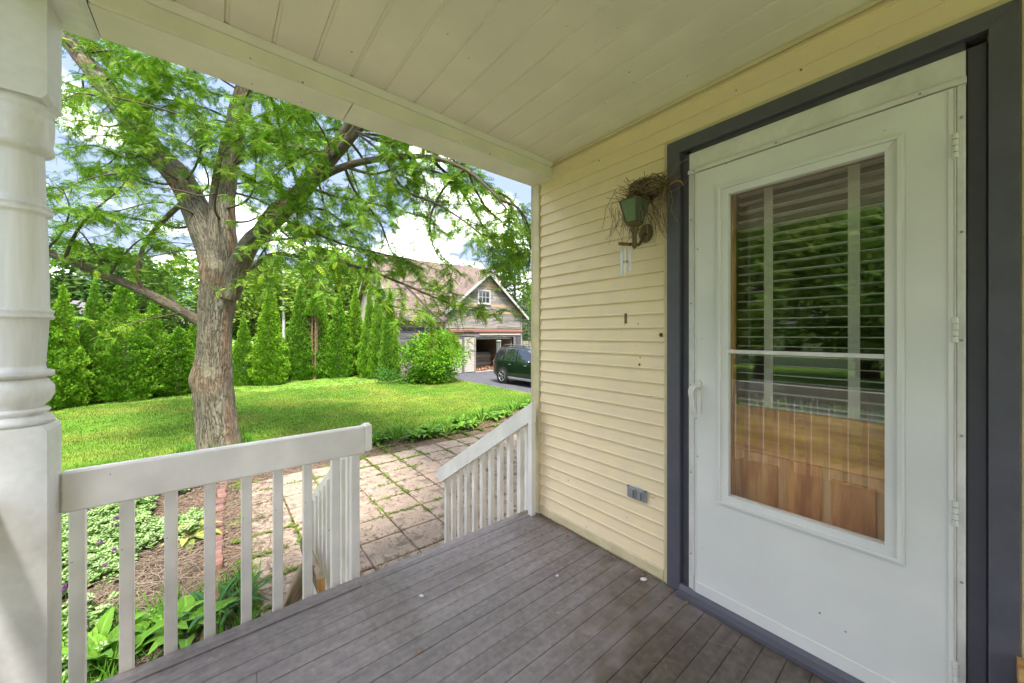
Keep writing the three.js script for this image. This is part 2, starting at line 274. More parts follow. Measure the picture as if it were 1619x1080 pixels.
  { // one sheet with the opening for the glass
    const o = new THREE.Shape([[1.171, 0.060], [1.972, 0.060], [1.972, 2.077], [1.171, 2.077]].map(([z, y]) => new THREE.Vector2(z, y)));
    o.holes.push(new THREE.Path([[1.2710, 0.5186], [1.2710, 1.9814], [1.8670, 1.9814], [1.8670, 0.5186]].map(([z, y]) => new THREE.Vector2(z, y))));
    const g = new THREE.ExtrudeGeometry(o, { depth: xi - xo, bevelEnabled: false }).translate(0, 0, xo).applyMatrix4(new THREE.Matrix4().set(0, 0, 1, 0, 0, 1, 0, 0, 1, 0, 0, 0, 0, 0, 0, 1)); flip(g);
    const q = g.index ? g.toNonIndexed() : g; q.computeVertexNormals(); D('door_panel', boxUV(q, 'y', [0.2, 0.4]));
  }
  D('bottom_sweep', slab(xo - 0.004, 0.052, 1.172, xo - 0.0005, 0.105, 1.971, 0.0015, 'z'));
  D('edge_strip', slab(xo - 0.0035, 0.107, 1.172, xo - 0.0005, 2.076, 1.1775, 0.0015, 'y'));
  D('edge_strip', slab(xo - 0.0035, 0.107, 1.960, xo - 0.0005, 2.076, 1.9715, 0.0015, 'y'));
  // moulded frame round the glass: outer rim, step, inner stop
  const rim = (y0, y1, z0, z1, w, x0, x1, nm) => { D(nm, prism([[z0, y0], [z0 + w, y0 + w], [z0 + w, y1 - w], [z0, y1]], x0, x1, 'x', 'y')); D(nm, prism([[z1, y0], [z1, y1], [z1 - w, y1 - w], [z1 - w, y0 + w]], x0, x1, 'x', 'y'));
    D(nm, prism([[z0 + 0.0006, y1], [z0 + w + 0.0003, y1 - w + 0.0003], [z1 - w - 0.0003, y1 - w + 0.0003], [z1 - 0.0006, y1]], x0, x1 - 0.0004, 'x', 'z')); D(nm, prism([[z0 + 0.0006, y0], [z1 - 0.0006, y0], [z1 - w - 0.0003, y0 + w - 0.0003], [z0 + w + 0.0003, y0 + w - 0.0003]], x0, x1 - 0.0004, 'x', 'z')); };
  rim(0.5192, 1.9808, 1.2716, 1.8664, 0.0075, xo - 0.010, xi, 'glass_moulding');
  rim(0.5268, 1.9732, 1.2792, 1.8588, 0.010, xo - 0.015, xi, 'glass_moulding');
  rim(0.5370, 1.9630, 1.2894, 1.8486, 0.030, xo - 0.006, xi, 'glass_stop');
  D('sash_bar', slab(xo - 0.004, 1.2125, 1.3196, xi - 0.002, 1.2285, 1.8184, 0.002, 'z'), m.doorTrim);
  m.glass = phys({ color: rgb(0.985, 0.99, 0.985), roughness: 0.0, metalness: 0, transmission: 1, thickness: 0, ior: 1.7, specularIntensity: 1 });
  D('glass_pane', slab(-0.0195, 1.2300, 1.3190, -0.0180, 1.9335, 1.8190, 0.0003), m.glass);
  D('glass_pane', slab(-0.0225, 0.5665, 1.3190, -0.0210, 1.2120, 1.8190, 0.0003), m.glass);
  for (const [a, b] of [[1.851, 1.93], [1.272, 1.353], [0.697, 0.776], [0.189, 0.272]]) { const hg = []; for (let k = 0; k < 4; k++) { const h = (b - a) / 4; hg.push(new THREE.CylinderGeometry(0.0075, 0.0075, h - 0.0025, 12).translate(-0.040, a + h * (k + 0.5), 1.9745)); } D('hinge', merge(hg), m.doorTrim); }
  D('hinge_rail', slab(-0.040, 0.06, 1.9725, -0.012, 2.077, 1.9755, 0.001, 'y'), m.doorTrim);
  // pull handle: oval rose, curved lever hanging down beside a flat latch plate
  const rose = new THREE.CylinderGeometry(0.0155, 0.017, 0.011, 24).rotateZ(Math.PI / 2).scale(1, 1.65, 1).translate(-0.042, 1.056, 1.190);
  D('handle', merge([rose, limb([[-0.045, 1.050, 1.190, 0.010], [-0.072, 1.052, 1.183, 0.012], [-0.090, 1.034, 1.176, 0.0115], [-0.088, 0.99, 1.177, 0.0095], [-0.080, 0.945, 1.182, 0.0088], [-0.068, 0.905, 1.188, 0.0098], [-0.066, 0.893, 1.189, 0.002]], 12, 24)]), m.doorTrim);
  D('latch_plate', prism([[1.184, 0.918], [1.198, 0.918], [1.205, 1.03], [1.181, 1.03]], -0.044, -0.0365, 'x', 'y'), m.doorTrim);

  // wooden inner door with a glazed upper half, blind behind it
  const wd = sub('wooden_door', house); tag(wd, 'varnished wooden inner door seen through the storm door glass');
  const Q = (n, a, b, c, d, e, f, mat, gr, bv = 0.003) => part(n, slab(a, b, c, d, e, f, bv, gr), mat, wd);
  Q('stile', 0.080, 0.06, 1.136, 0.125, 2.10, 1.2965, m.oak, 'y'); Q('stile', 0.080, 0.06, 1.8215, 0.125, 2.10, 1.995, m.oak, 'y');
  Q('rail', 0.080, 0.7555, 1.297, 0.125, 0.9625, 1.821, m.ply, 'z'); Q('rail', 0.080, 1.97, 1.297, 0.125, 2.10, 1.821, m.oak, 'z'); Q('rail', 0.080, 0.06, 1.297, 0.125, 0.27, 1.821, m.oak, 'z');
  Q('stile', 0.0815, 0.2705, 1.512, 0.125, 0.755, 1.620, m.oakDark, 'y');
  for (const [z0, z1, mt] of [[1.2975, 1.5115, m.oak], [1.6205, 1.8205, m.oakDark]]) { Q('panel_bevel', 0.090, 0.2710, z0, 0.120, 0.7545, z1, m.oakPale, 'y', 0.002); Q('panel', 0.083, 0.310, z0 + 0.036, 0.0898, 0.715, z1 - 0.036, mt, 'y', 0.006); }
  for (const z of [1.2985, 1.510, 1.622, 1.8195]) Q('bead', 0.0825, 0.2715, z - 0.003, 0.0897, 0.754, z + 0.003, m.oakDark, 'y', 0.002);
  Q('window_glass', 0.098, 0.9635, 1.2975, 0.101, 1.9695, 1.8205, m.glass);
  const bl = sub('window_blind', house); tag(bl, 'white slatted blind with two wide cloth tapes');
  const sm1 = std({ color: rgb(0.80, 0.80, 0.76), roughness: 0.5 }), slat = cbox(0.046, 0.0034, 0.515, 0.001, 'z').rotateZ(-0.04);
  for (let k = 0; k < 26; k++) { const y = 0.985 + k * 0.0428; if (y > 2.02) break; const s = part('slat', slat, sm1, bl); s.position.set(0.150, y + R(-0.001, 0.001), 1.559); }
  const tape = std({ color: rgb(0.75, 0.75, 0.68), roughness: 0.9 });
  for (const [a, b] of [[1.412, 1.447], [1.700, 1.736]]) part('ladder_tape', slab(0.121, 0.955, a, 0.1225, 2.02, b, 0.0005, 'y'), tape, bl);
  part('bottom_rail', slab(0.128, 0.945, 1.302, 0.172, 0.966, 1.816, 0.004, 'z'), sm1, bl);
}

// ---------------------------------------------------------------- fittings on the wall
{
  const l = thing('wall_lantern', 'green glass carriage lantern on brass bracket fixed to the cream wall', 'lantern', [-0.128, 1.882, 0.900]); l.scale.set(1, 0.93, 0.93);
  const gm = phys({ color: rgb(0.34, 0.42, 0.31), roughness: 0.15, transmission: 0.7, thickness: 0, ior: 1.5 });
  const n = 4, r0 = 0.042, r1 = 0.078, h = 0.128, ang = (k) => k * Math.PI / 2 + Math.PI / 4 + 0.1;
  const C = (k, r, y) => [Math.cos(ang(k)) * r * 1.0, y, Math.sin(ang(k)) * r];
  for (let k = 0; k < n; k++) {
    part('frame_bar', rod(C(k, r0 + 0.002, 0.0), C(k, r1 + 0.002, h), 0.0035, 6), m.brass, l);
    part('frame_bar', rod(C(k, r1 + 0.001, h), C(k + 1, r1 + 0.001, h), 0.004, 6), m.brass, l);
    part('frame_bar', rod(C(k, r0 + 0.001, 0), C(k + 1, r0 + 0.001, 0), 0.004, 6), m.brass, l);
    const a = C(k, r0, 0.003), b = C(k + 1, r0, 0.003), c = C(k + 1, r1, h - 0.003), d = C(k, r1, h - 0.003), s = new THREE.BufferGeometry();
    const inn = (p) => [p[0] * 0.96, p[1], p[2] * 0.96], A = inn(a), B = inn(b), Cc = inn(c), Dd = inn(d);
    s.setAttribute('position', new THREE.Float32BufferAttribute([a, c, b, a, d, c, A, B, Cc, A, Cc, Dd].flat(), 3)); s.computeVertexNormals();
    part('glass_pane', s, gm, l);
  }
  part('roof', lathe([[0, 0.185], [0.012, 0.18], [0.02, 0.165], [0.055, 0.15], [0.078, 0.132], [0.076, 0.128], [0, 0.128]], 4).rotateY(0.1), m.brass, l);
  part('bulb', lathe([[0, 0.095], [0.018, 0.09], [0.026, 0.072], [0.022, 0.05], [0.013, 0.034], [0.013, 0.006], [0, 0.006]], 20), std({ color: rgb(0.8, 0.8, 0.76), roughness: 0.3 }), l);
  part('socket', lathe([[0, 0.004], [0.044, 0.002], [0.046, -0.006], [0.036, -0.012], [0.02, -0.022], [0.027, -0.036], [0.016, -0.052], [0.012, -0.07], [0.013, -0.115], [0.017, -0.12], [0.011, -0.135], [0.006, -0.142], [0, -0.144]], 20), m.brass, l);
  part('arm', limb([[0, -0.105, 0, 0.009], [0.03, -0.118, 0, 0.009], [0.065, -0.09, 0, 0.008], [0.09, -0.045, 0, 0.008], [0.118, -0.04, 0, 0.009]], 8, 20), m.brass, l);
  part('wall_plate', new THREE.CylinderGeometry(0.042, 0.047, 0.014, 24).rotateZ(Math.PI / 2).scale(1, 1.25, 1).translate(0.112, -0.035, 0), m.brass, l);
  part('mounting_block', slab(0.113, -0.115, -0.06, 0.129, 0.045, 0.062, 0.003), m.cornerTrim, l);
}
{
  // bird nest on top of and hanging behind the lantern
  const nest = thing('bird_nest', 'messy twig and grass bird nest wedged on top of the wall lantern', 'nest', [-0.085, 2.052, 0.95]); nest.scale.set(1.05, 1.25, 1.25);
  const nm = [rgb(0.17, 0.105, 0.05), rgb(0.26, 0.18, 0.09), rgb(0.10, 0.065, 0.035), rgb(0.33, 0.25, 0.14)].map((c) => std({ color: c, roughness: 0.95 }));
  seed(5); const lists = [[], [], [], []];
  for (let i = 0; i < 430; i++) {                       // bowl: bent stalks wound round
    const a0 = R(0, 6.28), rr = R(0.02, 0.082), y = R(-0.055, 0.035) * (1 - rr * 5) + 0.012, L = R(0.5, 1.7), p = [];
    for (let k = 0; k < 5; k++) { const a = a0 + L * k / 4; p.push([Math.cos(a) * rr * R(0.9, 1.12) * 0.85, y + R(-0.012, 0.012), Math.sin(a) * rr * R(0.9, 1.15), R(0.0007, 0.0016)]); }
    lists[Math.floor(R(0, 3.6))].push(limb(p, 4, 6));
  }
  for (let i = 0; i < 120; i++) {                       // loose ends sticking out and hanging
    const hang = i < 78, a = R(0, 6.28), p0 = V(Math.cos(a) * 0.06, R(-0.05, 0.03), Math.sin(a) * R(0.05, 0.09)); if (hang && rnd() < 0.35) p0.z -= R(0.08, 0.13);
    const d = hang ? V(R(-0.25, 0.25), R(-1, -0.55), R(-0.35, 0.35)) : V(R(-0.9, 0.4), R(-0.1, 0.9), Math.sin(a) * 1.1), L = hang ? R(0.08, 0.22) : R(0.05, 0.12), p = [];
    let q = p0.clone(); for (let k = 0; k < 5; k++) { p.push([Math.min(q.x, 0.055), q.y, q.z, 0.0013 - k * 0.0001]); q = q.add(d.clone().add(V(R(-0.4, 0.4), R(-0.4, 0.4), R(-0.4, 0.4))).normalize().multiplyScalar(L / 4)); }
    lists[Math.floor(R(0, 4))].push(limb(p, 4, 6));
  }
  lists.forEach((g, i) => part('twigs', merge(g), nm[i], nest));
  part('straw', limb([[0.03, -0.005, 0.07, 0.0022], [-0.01, -0.005, 0.12, 0.0022], [-0.02, -0.012, 0.145, 0.002], [-0.02, -0.035, 0.16, 0.0016]], 6, 14), std({ color: rgb(0.55, 0.25, 0.06), roughness: 0.8 }), nest);
}
{
  const w = thing('wind_chime', 'small aluminium wind chime with wooden disc hanging under the wall lantern', 'wind chime', [-0.125, 1.735, 0.845]);
  part('top_disc', new THREE.CylinderGeometry(0.036, 0.033, 0.016, 20).rotateX(0.22).rotateZ(0.1).translate(0, 0.05, -0.004), std({ map: woodTex([86, 60, 36], [140, 104, 66], 3, 10, 51), roughness: 0.8 }), w);
  const tb = (L) => new THREE.CylinderGeometry(0.0026, 0.0026, L, 10);
  for (let k = 0; k < 8; k++) { const a = k / 8 * 6.283 + 0.3, L = 0.115 + 0.006 * k; const t = part('chime_tube', tb(L), m.alu, w); t.position.set(Math.cos(a) * 0.026, 0.026 - L / 2, Math.sin(a) * 0.026); const s = part('cord', rod([t.position.x, 0.026, t.position.z], [Math.cos(a) * 0.02, 0.044, Math.sin(a) * 0.02], 0.0006, 4), m.leafDry, w); }
  part('clapper', new THREE.CylinderGeometry(0.014, 0.014, 0.007, 14).translate(0, -0.045, 0), m.cutWood, w);
  part('cord', rod([0, 0.045, 0], [0, -0.325, 0], 0.0005, 4), m.white, w);
  part('sail', new THREE.CylinderGeometry(0.0085, 0.0085, 0.055, 10).scale(0.6, 1, 1).translate(0, -0.352, 0), std({ map: woodTex([90, 70, 50], [140, 118, 90], 3, 10, 53), roughness: 0.85 }), w);
  part('hook', limb([[0.0, 0.055, 0, 0.0012], [0.004, 0.075, 0.02, 0.0012], [0, 0.085, 0.05, 0.0012]], 6, 8), m.darkMetal, w);
}
{
  const o = thing('electrical_outlet', 'grey metal outdoor outlet cover on the cream clapboard wall', 'outlet', [-0.018, 0.412, 0.847]);
  part('cover_plate', cbox(0.010, 0.070, 0.118, 0.003, 'z').translate(-0.003, 0, 0), m.greyMetal, o);
  for (const z of [-0.024, 0.024]) { part('flip_lid', cbox(0.006, 0.050, 0.036, 0.003, 'y').translate(-0.011, 0, z), m.greyMetal, o); part('hinge', cbox(0.007, 0.040, 0.006, 0.001, 'y').translate(-0.012, -0.004, z + 0.008), m.darkMetal, o); }
  const s = new THREE.CylinderGeometry(0.004, 0.004, 0.003, 10).rotateZ(Math.PI / 2);
  for (const [y, z] of [[0.029, -0.053], [0.029, 0.053]]) part('screw', s, m.darkMetal, o).position.set(-0.0085, y, z);
  const c = thing('cable_cap', 'small oval cream plug on the siding beside the outlet cover', 'cap', [-0.016, 0.425, 0.935]);
  part('cap', lathe([[0, 0.006], [0.006, 0.005], [0.010, 0]], 16).rotateZ(Math.PI / 2).scale(1, 0.6, 1.3), m.cornerTrim, c);
}
{ // wasp-nest mud spots on the siding
  seed(77);
  for (const [y, z, s, lb] of [[1.295, 0.985, 0.008, 'largest brown mud dab on the clapboards close to the grey casing'], [1.13, 0.86, 0.005, 'small brown mud dab lowest on the clapboards below the wind chime'], [1.17, 0.865, 0.0035, 'tiny brown mud speck just above the small dab below the wind chime']]) { const g = new THREE.IcosahedronGeometry(s, 1); const p = g.attributes.position; for (let i = 0; i < p.count; i++) { const k = 1 + 0.35 * perlin.noise(p.getX(i) * 400 + s * 999, p.getY(i) * 400, p.getZ(i) * 400); p.setXYZ(i, p.getX(i) * 0.7 * k, p.getY(i) * k * 1.4, p.getZ(i) * k); } g.computeVertexNormals();
    const d = part('mud_dab', g, std({ color: rgb(0.12, 0.08, 0.05), roughness: 1 }), scene); d.position.set(-0.017, y, z); tag(d, lb, 'mud dab', 'mud dabs on the siding'); }
}

// ================================================================ PORCH
seed(31);
const XL = -2.42, ZE = 4.45;                              // outer edge of the porch and its far end
{
  const f = struct('porch_floor', 'grey violet painted porch floor of narrow boards', 'floor');
  const pitch = 0.0795; let k = 0;
  for (let z = -0.042; z < ZE - 0.01; z += pitch, k++) {
    const z1 = Math.min(ZE, z + pitch), first = k === 0, x1 = first ? -0.026 : -0.0225, y1 = R(-0.0012, 0.0012);
    const cuts = first ? [[XL, -1.258], [-1.2555, x1]] : k % 9 === 4 ? [[XL, -1.72 + (k % 4) * 0.35], [-1.7185 + (k % 4) * 0.35, x1]] : [[XL, x1]];
    cuts.forEach(([a, b], q) => {
      const g = slab(a, -0.026, z + 0.0007, b, first && q === 0 ? 0.006 : y1, z1 - 0.0007, 0.0016, 'x'), p = g.attributes.position, uv = g.attributes.uv;
      for (let i = 0; i < p.count; i++) uv.setXY(i, (p.getX(i) + 2.4) / 2.4, p.getZ(i) / 2.4);
      part('deck_board', g, m.deck, f);
    });
  }
  part('subfloor', slab(XL + 0.03, -0.18, -0.02, -0.03, -0.032, ZE - 0.03), m.rawWood, f);
  part('front_fascia', slab(XL, -0.20, -0.060, -0.03, -0.030, -0.0425, 0.003, 'x'), m.rail, f);
  part('side_fascia', slab(XL - 0.022, -0.20, -0.06, XL - 0.001, -0.030, ZE, 0.003, 'z'), m.rail, f);
  part('skirt', slab(XL, GY, -0.055, -1.36, -0.201, -0.040, 0.003, 'x'), m.rawWood, f);
  part('skirt', slab(XL - 0.02, GY, -0.055, XL - 0.002, -0.201, ZE, 0.003, 'z'), m.rawWood, f);

  const c = struct('porch_ceiling', 'cream white porch ceiling of wide lapped boards', 'ceiling');
  const cw = 0.1515; let n = 0;
  for (let x = -0.146 + cw; x > XL - 0.1; x -= cw, n++) {
    const x1 = Math.min(-0.0015, x - 0.0008), x0 = Math.max(XL + 0.09, x - cw + 0.0008); if (x1 - x0 < 0.02) continue;
    // each board: a flat face with a stepped lap along one edge
    part('ceiling_board', prism([[x0, 2.494], [x0 + 0.0105, 2.494], [x0 + 0.0125, 2.4895 + R(-0.0006, 0.0006)], [x1 - 0.003, 2.4890 + R(-0.0006, 0.0006)], [x1, 2.4915], [x1, 2.503], [x0, 2.503]], 0.182, ZE - 0.02, 'z'), m.ceil, c);
  }
  part('ceiling_backing', slab(XL, 2.5035, -0.01, 0.0, 2.53, ZE), m.ceil, c);
  part('edge_trim', prism([[0.1805, 2.462], [0.190, 2.462], [0.205, 2.478], [0.208, 2.4885], [0.1805, 2.4885]].map(([z, y]) => [z, y]), XL + 0.2, -0.0255, 'x'), m.beam, c);
  part('edge_trim', prism([[XL + 0.1905, 2.462], [XL + 0.200, 2.462], [XL + 0.215, 2.478], [XL + 0.218, 2.4885], [XL + 0.1905, 2.4885]], 0.21, ZE - 0.2, 'z'), m.beam, c);

  const b = struct('porch_beam', 'cream white boxed beam carrying the porch roof edge', 'beam');
  part('inner_face', slab(-2.165, 2.3895, 0.160, -0.0005, 2.4885, 0.180, 0.004, 'x'), m.beam, b);
  part('bottom_face', slab(-2.165, 2.385, 0.0045, -1.338, 2.3890, 0.1745, 0.002, 'x'), m.beam, b);
  part('bottom_face', slab(-1.3345, 2.385, 0.0045, -0.0005, 2.3892, 0.1745, 0.002, 'x'), m.beam, b);
  part('outer_face', slab(-2.165, 2.3852, -0.012, -0.026, 2.66, 0.004, 0.003, 'x'), m.beam, b);
  part('side_inner_face', slab(XL + 0.17, 2.3895, 0.2, XL + 0.19, 2.4885, ZE - 0.2, 0.004, 'z'), m.beam, b);
  part('side_bottom_face', slab(XL + 0.01, 2.385, 0.2, XL + 0.186, 2.3890, ZE - 0.2, 0.002, 'z'), m.beam, b);
  part('side_outer_face', slab(XL - 0.008, 2.3852, 0.2, XL + 0.0095, 2.66, ZE, 0.003, 'z'), m.beam, b);
  part('corner_block', prism([[XL - 0.01, 2.372], [-2.185, 2.372], [-2.168, 2.386], [-2.168, 2.50], [XL - 0.01, 2.50]], -0.02, 0.19, 'z'), m.post, b);
  part('corner_block', slab(XL - 0.01, 2.372, ZE - 0.2, -2.168, 2.50, ZE, 0.004), m.post, b);
  const r = struct('porch_roof', 'shallow shingled roof over the porch', 'roof');
  part('roof_slab', prism([[XL - 0.35, 2.665], [0.001, 2.665], [0.001, 3.3], [XL - 0.35, 2.75]], -0.26, ZE + 0.2, 'z'), std({ color: rgb(0.09, 0.08, 0.075), roughness: 0.95 }), r);
}
// ---------------------------------------------------------------- turned post
function makePost(label, pos) {
  const p = thing('porch_post', label, 'post', pos);
  part('base_block', prism([[-0.072, 0], [0.072, 0], [0.072, 0.99], [0.062, 1.008], [-0.062, 1.008], [-0.072, 0.99]], -0.072, 0.072, 'z', 'y'), m.post, p);
  const prof = [[0.03, 1.000], [0.058, 1.004], [0.068, 1.012], [0.070, 1.022], [0.064, 1.034], [0.056, 1.040], [0.060, 1.046], [0.0625, 1.053], [0.060, 1.060], [0.054, 1.064], [0.062, 1.082], [0.067, 1.105], [0.067, 1.130], [0.060, 1.152], [0.056, 1.158], [0.066, 1.163], [0.068, 1.172], [0.066, 1.181], [0.058, 1.186], [0.057, 1.200], [0.0595, 1.30], [0.0605, 1.346],
    [0.066, 1.350], [0.067, 1.357], [0.064, 1.364], [0.0655, 1.370], [0.066, 1.377], [0.061, 1.384], [0.0605, 1.50], [0.0585, 1.680], [0.0635, 1.686], [0.0645, 1.693], [0.0615, 1.700], [0.0635, 1.707], [0.064, 1.714], [0.058, 1.721], [0.0575, 1.74], [0.056, 1.875], [0.0625, 1.884], [0.068, 1.893], [0.066, 1.905], [0.064, 1.915], [0.0675, 1.955], [0.066, 1.975], [0.0685, 1.982], [0.070, 1.992], [0.067, 2.003], [0.063, 2.008], [0.0665, 2.016], [0.067, 2.026], [0.062, 2.036], [0.060, 2.044], [0.066, 2.054], [0.068, 2.064], [0.03, 2.07]];
  const relief = prof.map(([r, y]) => [y < 1.003 || y > 2.065 ? r : Math.min(0.0715, 0.0600 + (r - 0.0605) * 2.1), y]);
  part('turned_shaft', lathe(relief, 56), m.post, p);
  part('top_block', prism([[-0.072, 2.062], [-0.060, 2.045], [0.060, 2.045], [0.072, 2.062], [0.072, 2.3715], [-0.072, 2.3715]], -0.072, 0.072, 'z', 'y'), m.post, p);
  return p;
}
makePost('white turned porch post with square blocks at the top of the open railing', [-2.327, 0, 0.08]);
makePost('white turned porch post at the house end of the side railing', [-2.327, 0, ZE - 0.1]);

// ---------------------------------------------------------------- railings
const balGeo = cbox(0.0395, 0.80, 0.0385, 0.003, 'y', [0.3, 0.1]);
{
  const r = thing('porch_railing', 'white porch railing of broad top board and square balusters beside the steps', 'railing');
  part('top_rail', slab(-2.256, 0.678, -0.008, -1.235, 0.822, 0.030, 0.007, 'x'), m.rail, r);
  part('rail_end', slab(-1.2345, 0.684, -0.030, -1.198, 0.826, 0.030, 0.008, 'y'), m.rail, r);
  [-2.235, -2.109, -1.984, -1.858, -1.731, -1.605, -1.480].forEach((x) => { const b = part('baluster', balGeo, m.rail, r); b.position.set(x + R(-0.002, 0.002), 0.352, -0.0845); b.rotation.z = R(-0.003, 0.003); });
  part('end_post', cbox(0.040, 0.80, 0.042, 0.003, 'y').translate(-1.353, 0.352, -0.082), m.rail, r);
  part('end_post', cbox(0.042, 0.80, 0.046, 0.003, 'y').translate(-1.256, 0.352, -0.084), m.rail, r);
  const s = thing('side_railing', 'white railing with square balusters along the open side of the porch', 'railing');
  part('top_rail', slab(-2.398, 0.678, 0.1525, -2.360, 0.822, ZE - 0.175, 0.007, 'z'), m.rail, s);
  for (let z = 0.215; z < ZE - 0.2; z += 0.1262) { const b = part('baluster', balGeo, m.rail, s); b.position.set(-2.466, 0.352, z); }
  // right-hand stair railing by the house corner
  const sl = 0.6225, t = thing('stair_railing', 'white sloping stair railing fixed to the house corner', 'railing');
  part('sloping_rail', prism([[0.062, 0.668], [0.062, 0.806], [0.054, 0.812], [-1.350, -0.078 + 0.012], [-1.378, -0.090], [-1.386, -0.105], [-1.318, -0.176], [-1.300, -0.184], [0.03, 0.668]].map(([z, y]) => [z, y]), -0.094, -0.056, 'x', 'z'), m.rail, t);
  part('newel', slab(-0.094, 0.001, 0.0165, -0.056, 0.667, 0.0605, 0.003, 'y'), m.rail, t);
  part('newel', slab(-0.055, -0.25, -0.068, -0.030, 0.66, -0.0285, 0.003, 'y'), m.rail, t);
  for (let k = 0; k < 10; k++) { const z = -0.132 - 0.1255 * k, y = 0.70 + sl * z, b = part('baluster', prism([[z - 0.019, y - 0.88], [z + 0.019, y - 0.88], [z + 0.019, y + 0.012], [z - 0.019, y - 0.012]], -0.0555, -0.0175, 'x', 'y'), m.rail, t); }
  part('stringer', prism([[-0.062, -0.03], [-1.34, -0.83], [-1.34, GY], [-1.16, GY], [-0.062, -0.26]], -0.0165, 0.010, 'x', 'z'), m.rail, t);
  // the other one, balusters on its outer side
  const u = thing('stair_railing', 'white sloping stair railing joining the short porch railing', 'railing');
  part('sloping_rail', prism([[-0.0305, 0.69], [-0.0305, 0.822], [-1.350, -0.02], [-1.378, -0.040], [-1.386, -0.055], [-1.318, -0.140], [-1.300, -0.150]], -1.235, -1.198, 'x', 'z'), m.rail, u);
  for (let k = 0; k < 10; k++) { const z = -0.175 - 0.1165 * k, y = 0.752 + 0.645 * z, b = part('baluster', prism([[z - 0.019, y - 0.90], [z + 0.019, y - 0.90], [z + 0.019, y + 0.012], [z - 0.019, y - 0.012]], -1.274, -1.2355, 'x', 'y'), m.rail, u); }
  part('stringer', prism([[-0.062, -0.06], [-1.34, -0.86], [-1.34, GY], [-1.16, GY], [-0.062, -0.28]], -1.300, -1.2745, 'x', 'z'), m.rail, u);
  const st = thing('porch_steps', 'grey wooden porch steps going down to the patio', 'steps');
  for (let k = 1; k < 5; k++) { const z = -0.062 - 0.275 * k, y = -0.19 * k - 0.02; part('tread', slab(-1.235, y - 0.032, z, -0.02, y, z + 0.282, 0.006, 'x'), m.rawWood, st); part('riser', slab(-1.235, y - 0.19, z + 0.25, -0.02, y - 0.0325, z + 0.268, 0.003, 'x'), m.rail, st); }
}
{
  const l = thing('weathered_timber', 'short weathered timber with a raw cut end leaning beside the steps', 'timber');
  part('beam', bar([-1.352, -0.19, -0.41], [-1.345, -0.205, -1.0], 0.042, 0.085, 0.004), m.rawWood, l);
  part('cut_end', bar([-1.3522, -0.19, -0.4065], [-1.352, -0.19, -0.4095], 0.041, 0.084, 0.003), m.cutWood, l);
  const l2 = thing('weathered_brace', 'slanting weathered brace board under the end of the short railing', 'timber');
  part('board', bar([-1.395, -0.125, -0.56], [-1.83, -0.86, -0.42], 0.038, 0.085, 0.004), m.rawWood, l2);
}
{ // broken painted timber standing against the wall by the door casing
  const l = thing('broken_timber', 'broken pale painted timber with a splintered top beside the door casing', 'timber', [-0.062, 0, 2.152]);
  const c = std({ map: woodTex([150, 152, 152], [196, 196, 192], 4, 14, 57, 0.8), roughness: 0.85 });
  part('board', prism([[-0.068, 0.004], [0.075, 0.004], [0.075, 0.285], [0.03, 0.318], [-0.03, 0.35], [-0.062, 0.352]], -0.03, 0.03, 'x', 'y'), c, l);
  part('splinter', prism([[-0.064, 0.30], [-0.048, 0.335], [0.03, 0.305], [0.06, 0.285], [0.06, 0.318], [0.02, 0.345], [-0.035, 0.368], [-0.064, 0.362]], -0.033, 0.028, 'x', 'z'), m.cutWood, l);
  part('splinter', prism([[-0.078, 0.16], [-0.0685, 0.14], [-0.0685, 0.21], [-0.076, 0.215]], -0.02, 0.015, 'x', 'y'), m.cutWood, l);
}
